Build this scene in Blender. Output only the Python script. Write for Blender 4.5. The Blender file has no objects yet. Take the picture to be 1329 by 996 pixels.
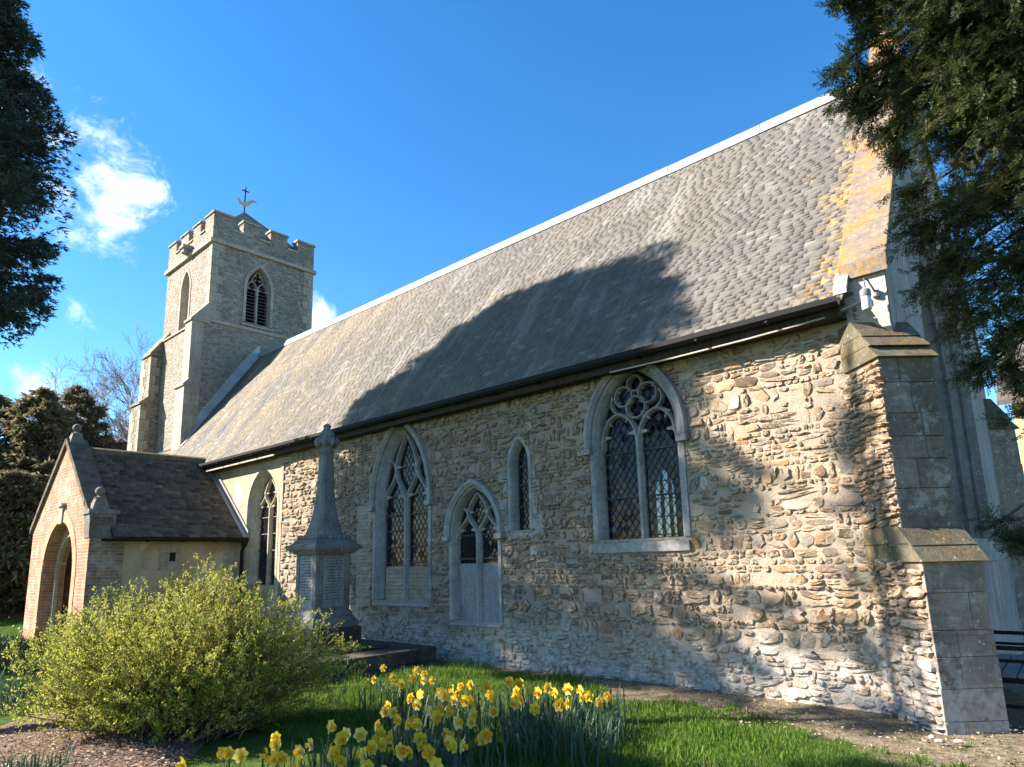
import bpy, bmesh, math, random
import numpy as np
from mathutils import Vector, Matrix
R = math.radians
rnd = random.Random(7)
rng = np.random.default_rng(11)
def reseed(k):
    global rng, rnd
    rng = np.random.default_rng(k); rnd = random.Random(k)
scn = bpy.context.scene
COL = scn.collection

# ------------------------------------------------------------------ camera
def cam_rot(y, p, r):
    cy, sy, cp, sp, cr, sr = math.cos(y), math.sin(y), math.cos(p), math.sin(p), math.cos(r), math.sin(r)
    fwd = np.array([sy*cp, cy*cp, sp]); right = np.array([cy, -sy, 0.]); up = np.cross(right, fwd)
    return np.stack([right*cr+up*sr, -(-right*sr+up*cr), fwd], 1)
CR = cam_rot(R(-42.5), R(11.04), R(-1.44)); CF = 881.; CPP = (664.5, 557.); CC = np.array([0, 0, 1.6])
def at(px, py, axis, val):
    """point where the sight line through a photo pixel meets a plane of the place"""
    d = CR @ np.array([px-CPP[0], py-CPP[1], CF]); return CC + (val-CC[axis])/d[axis]*d
cam = bpy.data.cameras.new('camera'); camo = bpy.data.objects.new('camera', cam); COL.objects.link(camo)
cam.sensor_width = 36; cam.lens = 36*CF/1329; cam.shift_y = 59/1329; cam.clip_start = .05; cam.clip_end = 2000
camo.matrix_world = Matrix(((*[CR[0, 0], -CR[0, 1], -CR[0, 2]], 0), (*[CR[1, 0], -CR[1, 1], -CR[1, 2]], 0), (*[CR[2, 0], -CR[2, 1], -CR[2, 2]], 1.6), (0, 0, 0, 1)))
scn.camera = camo

# ------------------------------------------------------------------ sun, sky, exposure
SAZ, SEL = R(228), R(32)
SUN = Vector((math.sin(SAZ)*math.cos(SEL), math.cos(SAZ)*math.cos(SEL), math.sin(SEL)))
sl = bpy.data.lights.new('sun', 'SUN'); sl.energy = 5.0; sl.angle = R(.55); sl.color = (1., .885, .76)
so = bpy.data.objects.new('sun', sl); COL.objects.link(so); so.rotation_euler = SUN.to_track_quat('Z', 'Y').to_euler()
scn.view_settings.view_transform = 'Standard'; scn.view_settings.look = 'None'
scn.view_settings.exposure = 1.82; scn.view_settings.gamma = 1
world = bpy.data.worlds.new('World'); scn.world = world; world.use_nodes = True
def build_world():
    t = world.node_tree; t.nodes.clear(); n = t.nodes.new; L = t.links.new
    def val(s, v): s.default_value = v
    sky = n('ShaderNodeTexSky'); sky.sky_type = 'NISHITA'; sky.sun_disc = False
    sky.sun_elevation = SEL; sky.sun_rotation = SAZ; sky.air_density = 1.0; sky.dust_density = .1; sky.ozone_density = 3.5
    hs = n('ShaderNodeHueSaturation'); val(hs.inputs['Saturation'], 1.28); L(sky.outputs[0], hs.inputs['Color'])
    tc = n('ShaderNodeTexCoord')
    # broken fair-weather clouds low in the western sky
    def noise(scale, det, rough, vec):
        x = n('ShaderNodeTexNoise'); val(x.inputs['Scale'], scale); val(x.inputs['Detail'], det); val(x.inputs['Roughness'], rough); L(vec, x.inputs['Vector']); return x.outputs['Fac']
    def m(op, a, b=None, c=None):
        x = n('ShaderNodeMath'); x.operation = op
        for i, q in enumerate((a, b, c)):
            if q is None: continue
            if hasattr(q, 'links'): L(q, x.inputs[i])
            else: val(x.inputs[i], q)
        return x.outputs[0]
    warp = n('ShaderNodeTexNoise'); val(warp.inputs['Scale'], 6); val(warp.inputs['Detail'], 4); L(tc.outputs['Generated'], warp.inputs['Vector'])
    va = n('ShaderNodeVectorMath'); va.operation = 'MULTIPLY_ADD'; L(warp.outputs['Color'], va.inputs[0]); va.inputs[1].default_value = (.16, .16, .16); L(tc.outputs['Generated'], va.inputs[2])
    base = m('ADD', m('MULTIPLY', m('SUBTRACT', noise(10, 10, .68, va.outputs[0]), .5), 2.1), .5)
    mask = None
    for az, el, rad, gain in CLOUDS:
        d = Vector((math.sin(R(az))*math.cos(R(el)), math.cos(R(az))*math.cos(R(el)), math.sin(R(el))))
        dist = n('ShaderNodeVectorMath'); dist.operation = 'DISTANCE'; L(tc.outputs['Generated'], dist.inputs[0]); dist.inputs[1].default_value = d
        mr = n('ShaderNodeMapRange'); mr.interpolation_type = 'SMOOTHSTEP'; L(dist.outputs['Value'], mr.inputs['Value'])
        val(mr.inputs['From Min'], 0); val(mr.inputs['From Max'], rad); val(mr.inputs['To Min'], gain); val(mr.inputs['To Max'], 0)
        mask = mr.outputs[0] if mask is None else m('MAXIMUM', mask, mr.outputs[0])
    dens = m('SUBTRACT', m('ADD', base, mask), 1.0)
    mr = n('ShaderNodeMapRange'); mr.interpolation_type = 'SMOOTHSTEP'; L(dens, mr.inputs['Value']); val(mr.inputs['From Min'], -.06); val(mr.inputs['From Max'], .60)
    mix = n('ShaderNodeMix'); mix.data_type = 'RGBA'; L(mr.outputs[0], mix.inputs[0]); L(hs.outputs[0], mix.inputs[6]); mix.inputs[7].default_value = (6.4, 6.6, 7.2, 1)
    bg = n('ShaderNodeBackground'); val(bg.inputs['Strength'], .086); L(mix.outputs[2], bg.inputs['Color'])
    out = n('ShaderNodeOutputWorld'); L(bg.outputs[0], out.inputs[0])
def dir_azel(px, py):
    d = CR @ np.array([px-CPP[0], py-CPP[1], CF]); d /= np.linalg.norm(d)
    return math.degrees(math.atan2(d[0], d[1])), math.degrees(math.asin(d[2]))
CLOUDS = [(*dir_azel(118, 225), .20, .62), (*dir_azel(190, 255), .13, .68), (*dir_azel(95, 165), .13, .70), (*dir_azel(25, 105), .13, .72), (*dir_azel(110, 405), .07, .78), (*dir_azel(45, 505), .08, .76),
          (*dir_azel(420, 410), .06, .74), (*dir_azel(1090, 40), .10, .55), (-120, 30, .5, .75), (20, 20, .5, .6), (120, 25, .7, .6)]
build_world()

# ------------------------------------------------------------------ object helpers
def tag(o, label=None, cat=None, group=None, kind=None):
    if label: o['label'] = label
    if cat: o['category'] = cat
    if group: o['group'] = group
    if kind: o['kind'] = kind
    return o
def empty(name, loc, label, cat, group=None):
    o = bpy.data.objects.new(name, None); COL.objects.link(o); o.location = loc; o.empty_display_size = .2
    return tag(o, label, cat, group)
def link(name, me, mats, parent=None):
    for m in (mats if isinstance(mats, (list, tuple)) else [mats]): me.materials.append(m)
    o = bpy.data.objects.new(name, me); COL.objects.link(o)
    if parent:
        o.parent = parent
        # geometry is written in world coordinates: undo the parents' offsets
        off = Vector((0, 0, 0)); p = parent
        while p: off += p.location; p = p.parent
        me.transform(Matrix.Translation(-off))
    return o
def np_mesh(name, V, Q, smooth=False, midx=None):
    """mesh from a vertex array and an array (or list of arrays) of equal-sided faces"""
    V = np.asarray(V, np.float32).reshape(-1, 3); Qs = Q if isinstance(Q, list) else [Q]
    me = bpy.data.meshes.new(name); me.vertices.add(len(V)); me.vertices.foreach_set('co', V.ravel())
    idx = np.concatenate([np.asarray(q, np.int32).ravel() for q in Qs])
    cnt = np.concatenate([np.full(len(q), np.asarray(q).shape[1], np.int32) for q in Qs])
    me.loops.add(len(idx)); me.loops.foreach_set('vertex_index', idx)
    me.polygons.add(len(cnt)); st = np.concatenate([[0], np.cumsum(cnt)[:-1]]).astype(np.int32)
    me.polygons.foreach_set('loop_start', st); me.polygons.foreach_set('loop_total', cnt)
    if smooth: me.polygons.foreach_set('use_smooth', np.ones(len(cnt), bool))
    if midx is not None: me.polygons.foreach_set('material_index', np.asarray(midx, np.int32))
    me.update(calc_edges=True); return me

class MB:
    """collects simple solids and links them as one mesh object"""
    def __init__(s): s.v = []; s.f = []; s.m = []
    def add(s, vs, fs, mi=0):
        b = len(s.v); s.v += [tuple(map(float, p)) for p in vs]; s.f += [tuple(b+i for i in f) for f in fs]; s.m += [mi]*len(fs); return s
    def hexa(s, p, mi=0):   # 8 points: bottom ring then top ring
        return s.add(p, [(3, 2, 1, 0), (4, 5, 6, 7), (0, 1, 5, 4), (1, 2, 6, 5), (2, 3, 7, 6), (3, 0, 4, 7)], mi)
    def box(s, x0, x1, y0, y1, z0, z1, mi=0):
        return s.hexa([(x0, y0, z0), (x1, y0, z0), (x1, y1, z0), (x0, y1, z0), (x0, y0, z1), (x1, y0, z1), (x1, y1, z1), (x0, y1, z1)], mi)
    def frus(s, cx, cy, z0, z1, a0, b0, a1, b1, mi=0):
        return s.hexa([(cx-a0, cy-b0, z0), (cx+a0, cy-b0, z0), (cx+a0, cy+b0, z0), (cx-a0, cy+b0, z0), (cx-a1, cy-b1, z1), (cx+a1, cy-b1, z1), (cx+a1, cy+b1, z1), (cx-a1, cy+b1, z1)], mi)
    def prism(s, poly, ext, fn, mi=0):
        """polygon in (u,v) pushed from depth ext[0] to ext[1]; fn(u,v,d) -> xyz"""
        n = len(poly); vs = [fn(u, v, ext[0]) for u, v in poly]+[fn(u, v, ext[1]) for u, v in poly]
        return s.add(vs, [tuple(range(n))[::-1], tuple(range(n, 2*n))]+[(i, (i+1) % n, n+(i+1) % n, n+i) for i in range(n)], mi)
    def loft(s, secs, closed=False, mi=0, caps=False):
        n = len(secs[0]); b = [p for q in secs for p in q]; f = []
        for k in range(len(secs)-1):
            for i in range(n if closed else n-1):
                j = (i+1) % n; f.append((k*n+i, k*n+j, (k+1)*n+j, (k+1)*n+i))
        if caps: f += [tuple(range(n))[::-1], tuple(range((len(secs)-1)*n, len(secs)*n))]
        return s.add(b, f, mi)
    def tube(s, path, r, n=8, mi=0, caps=True):
        P = [Vector(p) for p in path]; rr = r if isinstance(r, (list, tuple)) else [r]*len(P); secs = []; up = Vector((.13, .29, .95))
        for i, p in enumerate(P):
            t = (P[min(i+1, len(P)-1)]-P[max(i-1, 0)]).normalized()
            a = t.cross(up); a = (a if a.length > .05 else t.cross(Vector((1, 0, 0)))).normalized(); b = t.cross(a)
            secs.append([p+(a*math.cos(k*2*math.pi/n)+b*math.sin(k*2*math.pi/n))*rr[i] for k in range(n)])
        return s.loft(secs, True, mi, caps)
    def lathe(s, cx, cy, prof, n=16, mi=0):
        return s.loft([[(cx+r*math.cos(k*2*math.pi/n), cy+r*math.sin(k*2*math.pi/n), z) for k in range(n)] for r, z in prof], True, mi, True)
    def build(s, name, mats, parent=None, smooth=False, bevel=0, angle=35):
        me = bpy.data.meshes.new(name); me.from_pydata(s.v, [], s.f); me.update()
        me.polygons.foreach_set('material_index', s.m)
        bm = bmesh.new(); bm.from_mesh(me); bmesh.ops.recalc_face_normals(bm, faces=bm.faces)
        if bevel: bmesh.ops.bevel(bm, geom=[e for e in bm.edges if len(e.link_faces) == 2 and e.calc_face_angle(0) > .5], offset=bevel, segments=2, profile=.6, affect='EDGES', clamp_overlap=True)
        bm.to_mesh(me); bm.free()
        if smooth: me.polygons.foreach_set('use_smooth', [True]*len(me.polygons)); me.set_sharp_from_angle(angle=R(angle))
        return link(name, me, mats, parent)
def build_each(mbs, name, mats, parent, **k):
    return [m.build(name, mats, parent, **k) for m in mbs]
def join_np(parts):
    """concatenate (V,Q) pairs"""
    V = []; Q = []; b = 0
    for v, q in parts: V.append(v); Q.append(q+b); b += len(v)
    return np.concatenate(V), np.concatenate(Q)
def unit(a): return a/np.maximum(np.linalg.norm(a, axis=-1, keepdims=True), 1e-9)
def leaves(P, D, ln, wd, roll=None, cup=.15):
    """kite-shaped leaf faces at P pointing along D"""
    P = np.asarray(P, float); D = unit(np.asarray(D, float)); N = len(P)
    ref = rng.normal(size=(N, 3)) if roll is None else roll
    W = unit(np.cross(D, ref)); U = np.cross(W, D)
    ln = np.broadcast_to(ln, N)[:, None]; wd = np.broadcast_to(wd, N)[:, None]
    V = np.stack([P, P+D*ln*.45+W*wd*.5+U*wd*cup, P+D*ln, P+D*ln*.45-W*wd*.5+U*wd*cup], 1).reshape(-1, 3)
    return V, np.arange(N*4).reshape(N, 4)

# ------------------------------------------------------------------ materials
class NG:
    def __init__(s, name, rough=.85, spec=.3):
        s.mat = bpy.data.materials.new(name); s.mat.use_nodes = True; s.t = s.mat.node_tree; s.t.nodes.clear()
        s.out = s.n('ShaderNodeOutputMaterial'); s.b = s.n('ShaderNodeBsdfPrincipled'); s.L(s.b.outputs[0], s.out.inputs[0])
        s.b.inputs['Roughness'].default_value = rough; s.b.inputs['Specular IOR Level'].default_value = spec
        s.pos = s.n('ShaderNodeNewGeometry').outputs['Position']; s._isl = None
    def n(s, t): return s.t.nodes.new(t)
    def L(s, a, b): s.t.links.new(a, b)
    def put(s, sock, v):
        if hasattr(v, 'links'): s.L(v, sock)
        elif isinstance(v, (tuple, list)) and len(v) == 3 and sock.type == 'RGBA': sock.default_value = (*v, 1)
        else: sock.default_value = v
    def isl(s):
        if s._isl is None: s._isl = s.n('ShaderNodeNewGeometry').outputs['Random Per Island']
        return s._isl
    def sc(s, x, y, z, vec=None, rot=(0, 0, 0)):
        m = s.n('ShaderNodeMapping'); m.inputs['Scale'].default_value = (x, y, z); m.inputs['Rotation'].default_value = rot; s.L(vec or s.pos, m.inputs[0]); return m.outputs[0]
    def noise(s, scale, det=4, rough=.55, vec=None, dist=0, col=False):
        x = s.n('ShaderNodeTexNoise'); s.put(x.inputs['Scale'], scale); x.inputs['Detail'].default_value = det; x.inputs['Roughness'].default_value = rough; x.inputs['Distortion'].default_value = dist
        s.L(vec or s.pos, x.inputs['Vector']); return x.outputs['Color' if col else 'Fac']
    def voro(s, scale, vec=None, feat='F1', out='Distance', rnd_=1):
        x = s.n('ShaderNodeTexVoronoi'); x.feature = feat; x.inputs['Scale'].default_value = scale; x.inputs['Randomness'].default_value = rnd_; s.L(vec or s.pos, x.inputs['Vector']); return x.outputs[out]
    def math(s, op, a, b=0., clamp=False):
        x = s.n('ShaderNodeMath'); x.operation = op; x.use_clamp = clamp; s.put(x.inputs[0], a); s.put(x.inputs[1], b); return x.outputs[0]
    def step(s, v, a, b, lo=0., hi=1.):
        x = s.n('ShaderNodeMapRange'); x.interpolation_type = 'SMOOTHSTEP'; s.put(x.inputs['Value'], v)
        if a > b: a, b, lo, hi = b, a, hi, lo
        x.inputs['From Min'].default_value = a; x.inputs['From Max'].default_value = b; x.inputs['To Min'].default_value = lo; x.inputs['To Max'].default_value = hi; return x.outputs[0]
    def ramp(s, v, stops, const=False):
        x = s.n('ShaderNodeValToRGB'); e = x.color_ramp.elements; x.color_ramp.interpolation = 'CONSTANT' if const else 'LINEAR'
        while len(e) < len(stops): e.new(.5)
        for k, (p, c) in enumerate(stops): e[k].position = p; e[k].color = (*c, 1)
        s.put(x.inputs[0], v); return x.outputs[0]
    def mix(s, f, a, b, mode='MIX'):
        x = s.n('ShaderNodeMix'); x.data_type = 'RGBA'; x.blend_type = mode; s.put(x.inputs[0], f); s.put(x.inputs[6], a); s.put(x.inputs[7], b); return x.outputs[2]
    def xyz(s, vec=None):
        x = s.n('ShaderNodeSeparateXYZ'); s.L(vec or s.pos, x.inputs[0]); return x.outputs
    def bump(s, h, strength=.5, dist=.02, nrm=None):
        x = s.n('ShaderNodeBump'); x.inputs['Strength'].default_value = strength; x.inputs['Distance'].default_value = dist; s.L(h, x.inputs['Height'])
        if nrm: s.L(nrm, x.inputs['Normal'])
        return x.outputs[0]
    def done(s, col=None, nrm=None, rough=None):
        if col is not None: s.put(s.b.inputs['Base Color'], col)
        if nrm is not None: s.L(nrm, s.b.inputs['Normal'])
        if rough is not None: s.put(s.b.inputs['Roughness'], rough)
        return s.mat
    def translucent(s, col, f=.3):
        tr = s.n('ShaderNodeBsdfTranslucent'); s.put(tr.inputs[0], col); mx = s.n('ShaderNodeMixShader'); mx.inputs[0].default_value = f
        s.L(s.b.outputs[0], mx.inputs[1]); s.L(tr.outputs[0], mx.inputs[2]); s.L(mx.outputs[0], s.out.inputs[0])
M = {}
def m_limewash(g, col, strength=.75):
    """pale lime and lichen crust low on the south wall"""
    z = g.xyz()[2]
    h = g.math('ADD', z, g.math('MULTIPLY', g.math('SUBTRACT', g.noise(1.3, 3), .5), 1.6))
    f = g.math('MULTIPLY', g.step(h, .95, .15), g.step(g.noise(9, 5, .65), .36, .56))
    return g.mix(g.math('MULTIPLY', f, strength), col, (.55, .515, .46))
def make_materials():
    # rubble stones: one colour per stone
    g = NG('rubble_stone', .9, .2)
    c = g.ramp(g.isl(), [(0, (.15, .11, .08)), (.12, (.33, .215, .125)), (.26, (.44, .31, .19)), (.40, (.31, .25, .19)), (.54, (.48, .39, .28)), (.66, (.22, .19, .165)), (.80, (.50, .435, .345)), (.90, (.42, .25, .115)), (1, (.19, .145, .11))])
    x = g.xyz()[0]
    grey = g.step(g.math('ADD', x, g.math('MULTIPLY', g.noise(.7, 3), 4)), -3.2, -6.2)  # shade painted in: greyer, darker stones where the spruce shadow falls
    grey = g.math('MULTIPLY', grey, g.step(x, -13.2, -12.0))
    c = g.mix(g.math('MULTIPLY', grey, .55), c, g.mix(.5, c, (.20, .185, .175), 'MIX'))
    wn = g.n('ShaderNodeTexWhiteNoise'); wn.noise_dimensions = '1D'; g.L(g.math('MULTIPLY', g.isl(), 977.), wn.inputs['W']); c = g.mix(.8, c, g.ramp(wn.outputs['Value'], [(0, (.45, .44, .44)), (.5, (.95, .95, .95)), (1, (1.25, 1.25, 1.25))]), 'MULTIPLY')
    c = g.mix(.55, c, g.ramp(g.noise(26, 5, .65), [(.25, (.55, .52, .5)), (.7, (1.1, 1.08, 1.02))]), 'MULTIPLY')
    c = g.mix(g.math('MULTIPLY', g.step(g.noise(60, 3, .6), .58, .68), .35), c, (.52, .49, .42))
    lich = g.math('MULTIPLY', g.step(g.noise(2.2, 4, .6), .56, .66), g.step(g.noise(38, 3), .5, .6))
    c = g.mix(g.math('MULTIPLY', lich, .55), c, (.47, .45, .40))
    c = m_limewash(g, c)
    h = g.math('ADD', g.noise(34, 6, .68), g.math('MULTIPLY', g.noise(9, 3), .8))
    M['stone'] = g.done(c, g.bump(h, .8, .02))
    # mortar
    g = NG('lime_mortar', .95, .15)
    c = g.ramp(g.noise(3.2, 5, .6), [(.3, (.40, .33, .25)), (.7, (.49, .40, .305))])
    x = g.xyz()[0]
    c = g.mix(g.step(g.math('ADD', x, g.math('MULTIPLY', g.noise(.7, 3), 4)), -2.4, -6, 0, .6), c, (.25, .225, .20))  # greyer mortar westward, darkened further to paint in the wall's shade
    c = g.mix(.5, c, g.ramp(g.noise(70, 4, .7), [(.3, (.6, .58, .55)), (.7, (1.1, 1.1, 1.1))]), 'MULTIPLY')
    c = m_limewash(g, c)
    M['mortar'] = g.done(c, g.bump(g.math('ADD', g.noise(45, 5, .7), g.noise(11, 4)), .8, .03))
    # dressed grey limestone of the windows and quoins
    def ashlar(name, a, b, lichen=.35, joint=.32, orange=0., spots=.4, bed=0.):
        g = NG(name, .88, .22)
        c = g.mix(.75, g.ramp(g.noise(2.3, 5, .6), [(.3, a), (.7, b)]), g.ramp(g.noise(17, 6, .7), [(.28, (.55, .55, .55)), (.72, (1.25, 1.25, 1.25))]), 'MULTIPLY')
        c = g.mix(.5, c, g.ramp(g.noise(1, 6, .7, g.sc(13, 13, 1.1)), [(.3, (.55, .54, .53)), (.65, (1.2, 1.19, 1.17))]), 'MULTIPLY')
        z = g.xyz()[2]
        blk = g.math('FLOOR', g.math('DIVIDE', z, joint))
        wn = g.n('ShaderNodeTexWhiteNoise'); wn.noise_dimensions = '1D'; g.L(blk, wn.inputs['W'])
        c = g.mix(.4, c, g.ramp(wn.outputs['Value'], [(0, (.72, .7, .68)), (1, (1.2, 1.18, 1.12))]), 'MULTIPLY')
        jt = g.math('ABSOLUTE', g.math('SUBTRACT', g.math('FRACT', g.math('DIVIDE', g.math('ADD', z, g.math('MULTIPLY', g.noise(3, 2), .02)), joint)), .5))
        jm = g.step(jt, .488, .497)
        c = g.mix(g.math('MULTIPLY', jm, .55), c, (.12, .11, .10))
        sp = g.step(g.voro(13), .22, .12)
        sp = g.math('MULTIPLY', sp, g.step(g.noise(1.9, 3), .46, .6))
        c = g.mix(g.math('MULTIPLY', sp, spots), c, (.55, .55, .50))
        c = g.mix(g.math('MULTIPLY', g.step(g.noise(4.1, 6, .7), .54, .64), lichen), c, (.16, .15, .13))
        if orange:
            o = g.math('MULTIPLY', g.step(g.noise(2.2, 5, .7), .47, .60), g.step(g.noise(23, 5, .75), .42, .56))
            c = g.mix(g.math('MULTIPLY', o, orange), c, g.ramp(g.noise(15, 3), [(.3, (.33, .155, .02)), (.7, (.40, .24, .05))]))
        if bed:
            c = g.mix(.8, c, g.ramp(g.isl(), [(0, (.68, .64, .6)), (.5, (1, .98, .95)), (1, (1.3, 1.24, 1.2))]), 'MULTIPLY')
            c = g.mix(g.math('MULTIPLY', g.step(g.noise(5, 6, .75), .55, .62), .55), c, (.46, .44, .40))
            bd = g.noise(1, 6, .75, g.sc(4, 4, 19)); c = g.mix(bed, c, g.ramp(bd, [(.3, (.5, .48, .46)), (.7, (1.35, 1.32, 1.3))]), 'MULTIPLY'); c = m_limewash(g, c, .5)
        h = g.math('SUBTRACT', g.math('ADD', g.noise(48, 6, .7), g.math('MULTIPLY', g.noise(12, 4), .8)), g.math('MULTIPLY', jm, .6))
        return g.done(c, g.bump(h, .55, .014))
    M['ashlar'] = ashlar('dressed_limestone', (.275, .265, .26), (.40, .385, .37))
    M['cream'] = ashlar('cream_limestone', (.37, .325, .25), (.48, .43, .345), .15, .36)
    M['monument'] = ashlar('monument_stone', (.13, .125, .12), (.27, .262, .25), .75, 5., .08, .6)
    M['darkstone'] = ashlar('blackened_step_stone', (.045, .042, .034), (.12, .11, .09), .6, 5., .1, .35)
    M['coping'] = ashlar('lichened_coping_stone', (.185, .15, .12), (.26, .215, .175), .5, .62, .95)
    M['butface'] = ashlar('weathered_buttress_stone', (.20, .165, .135), (.34, .28, .235), .6, .42, .14, .7, .45)
    M['jamb'] = ashlar('window_jamb_stone', (.15, .14, .13), (.27, .255, .245), .5, .45, 0, .4)
    M['slab'] = ashlar('weathering_slab', (.085, .078, .055), (.15, .135, .09), .6, 5., .28)
    M['lettering'] = ashlar('inscription_slate', (.25, .25, .26), (.33, .33, .34), .5, 5., 0, .4)
    # tower masonry: small coursed rubble seen from far
    def far_rubble(name, a, b, mort, sx=6.5, sz=15., strength=.8):
        g = NG(name, .92, .15)
        xx = g.xyz(); cu = g.n('ShaderNodeCombineXYZ'); g.L(g.math('MULTIPLY', xx[0], sx), cu.inputs[0]); g.L(g.math('MULTIPLY', xx[1], sx), cu.inputs[1]); g.L(g.math('MULTIPLY', xx[2], sz), cu.inputs[2])
        w = g.n('ShaderNodeVectorMath'); w.operation = 'MULTIPLY_ADD'; g.L(g.noise(1.2, 3, col=True), w.inputs[0]); w.inputs[1].default_value = (.9, .9, .9); g.L(cu.outputs[0], w.inputs[2])
        v = w.outputs[0]
        cell = g.voro(1, v, 'F1', 'Color'); edge = g.voro(1, v, 'DISTANCE_TO_EDGE')
        c = g.ramp(g.xyz(cell)[0], [(0, a), (.5, tuple((p+q)/2 for p, q in zip(a, b))), (1, b)])
        c = g.mix(g.step(edge, .10, .03), c, mort)
        c = g.mix(.6, c, g.ramp(g.noise(1.1, 5, .65), [(.3, (.65, .63, .6)), (.7, (1.15, 1.12, 1.1))]), 'MULTIPLY')
        c = g.mix(g.math('MULTIPLY', g.step(g.noise(2.6, 6, .7), .58, .66), .3), c, (.35, .23, .10))
        return g.done(c, g.bump(g.math('ADD', g.step(edge, .0, .2), g.math('MULTIPLY', g.noise(12, 5, .7), .7)), strength, .04))
    M['tower'] = far_rubble('tower_rubble', (.22, .195, .16), (.42, .38, .315), (.39, .355, .30))
    M['butrub'] = far_rubble('buttress_rubble', (.16, .14, .10), (.36, .31, .24), (.34, .31, .25), 5.5, 12.)
    # brown cream roughcast of the nave and porch walls
    g = NG('old_render', .95, .12)
    c = g.ramp(g.noise(1.7, 6, .65), [(.3, (.36, .27, .17)), (.5, (.47, .37, .25)), (.72, (.55, .46, .34))])
    c = g.mix(.5, c, g.ramp(g.noise(30, 5, .7), [(.3, (.6, .58, .56)), (.7, (1.12, 1.1, 1.08))]), 'MULTIPLY')
    c = g.mix(g.step(g.noise(.9, 3, .5, dist=.4), .60, .62, 0, .6), c, (.60, .53, .42))
    M['render'] = g.done(c, g.bump(g.math('ADD', g.noise(38, 5, .7), g.noise(7, 3)), .6, .02))
    # grey cement render of the gable with run-off streaks
    g = NG('cement_render', .9, .2)
    st = g.noise(1, 7, .75, g.sc(5, 5, .45), .6); c = g.mix(.6, g.ramp(st, [(.3, (.20, .18, .165)), (.5, (.33, .31, .29)), (.72, (.50, .475, .45))]), g.ramp(g.noise(.9, 5, .65, dist=.6), [(.3, (.55, .52, .5)), (.7, (1.2, 1.18, 1.15))]), 'MULTIPLY')
    c = g.mix(.7, c, g.ramp(g.noise(40, 5, .75), [(.3, (.5, .5, .5)), (.7, (1.25, 1.25, 1.25))]), 'MULTIPLY')
    M['cement'] = g.done(c, g.bump(g.noise(50, 5, .7), .5, .012))
    g = NG('pale_render', .92, .15)
    c = g.mix(.6, g.ramp(g.noise(2.6, 6, .7), [(.3, (.42, .36, .28)), (.7, (.58, .52, .44))]), g.ramp(g.noise(33, 5, .7), [(.3, (.65, .63, .6)), (.7, (1.1, 1.1, 1.1))]), 'MULTIPLY')
    M['kneeler'] = g.done(c, g.bump(g.noise(35, 5, .7), .5, .012))
    # slates
    g = NG('roof_slate', .82, .35)
    c = g.ramp(g.isl(), [(0, (.094, .089, .083)), (.35, (.106, .101, .094)), (.75, (.118, .112, .104)), (.96, (.13, .124, .116)), (1, (.19, .183, .172))])
    xx = g.xyz()
    c = g.mix(g.math('MULTIPLY', g.step(g.noise(.55, 4, .6), .45, .65), .2), c, (.20, .168, .115))
    stre = g.noise(1, 5, .65, g.sc(2.6, .5, .5))
    c = g.mix(.35, c, g.ramp(g.noise(1, 5, .7, g.sc(1.6, 1.1, 1.1)), [(.3, (.68, .68, .68)), (.7, (1.35, 1.33, 1.3))]), 'MULTIPLY')
    c = g.mix(g.math('MULTIPLY', g.step(stre, .50, .68), .5), c, (.27, .258, .245))
    c = g.mix(.6, c, g.ramp(g.noise(40, 5, .75), [(.3, (.55, .55, .55)), (.7, (1.3, 1.3, 1.3))]), 'MULTIPLY')
    # warm lichen in runs towards the tower and thick yellow cushions beside the gable
    warm = g.math('MULTIPLY', g.step(g.math('ADD', xx[0], g.math('MULTIPLY', g.noise(.6, 3), 5)), -8, -14), g.step(g.noise(1, 5, .6, g.sc(1.4, .6, .6)), .38, .62))
    c = g.mix(g.math('MULTIPLY', warm, .4), c, (.30, .235, .125))
    near = g.math('ADD', xx[0], g.math('MULTIPLY', g.noise(1.4, 4, .6), 1.1))
    yl = g.math('MULTIPLY', g.step(near, -2.1, -1.45), g.step(g.noise(9, 5, .7), .48, .54))
    yl = g.math('MAXIMUM', yl, g.math('MULTIPLY', g.step(g.noise(1.3, 2), .66, .72), g.step(g.noise(14, 3), .60, .63)))
    c = g.mix(g.math('MULTIPLY', yl, .9), c, g.ramp(g.noise(24, 3), [(.3, (.40, .20, .02)), (.7, (.46, .31, .05))]))
    M['slate'] = g.done(c, g.bump(g.noise(55, 5, .7), .45, .01))
    g = NG('porch_tile', .9, .2)
    c = g.ramp(g.isl(), [(0, (.05, .044, .039)), (.4, (.082, .070, .060)), (.8, (.115, .096, .08)), (.96, (.14, .115, .095)), (1, (.26, .14, .095))])
    c = g.mix(g.math('MULTIPLY', g.step(g.noise(3, 5, .65), .5, .62), .5), c, (.15, .14, .10))
    c = g.mix(g.math('MULTIPLY', g.step(g.noise(30, 4, .7), .60, .66), .6), c, (.30, .28, .24))
    M['tile'] = g.done(c, g.bump(g.noise(40, 5, .7), .6, .012))
    g = NG('lead_sheet', .5, .5); g.b.inputs['Metallic'].default_value = .0
    M['lead'] = g.done(g.mix(.6, g.ramp(g.noise(2.5, 5, .6), [(.3, (.30, .31, .33)), (.7, (.48, .49, .51))]), g.ramp(g.noise(21, 4), [(.3, (.8, .8, .8)), (.7, (1.1, 1.1, 1.1))]), 'MULTIPLY'), g.bump(g.noise(9, 4), .25, .01))
    g = NG('pale_ridge', .6, .4)
    M['ridge'] = g.done(g.ramp(g.noise(3, 5, .6), [(.3, (.19, .195, .205)), (.7, (.29, .295, .305))]), g.bump(g.noise(9, 4), .25, .01))
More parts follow.
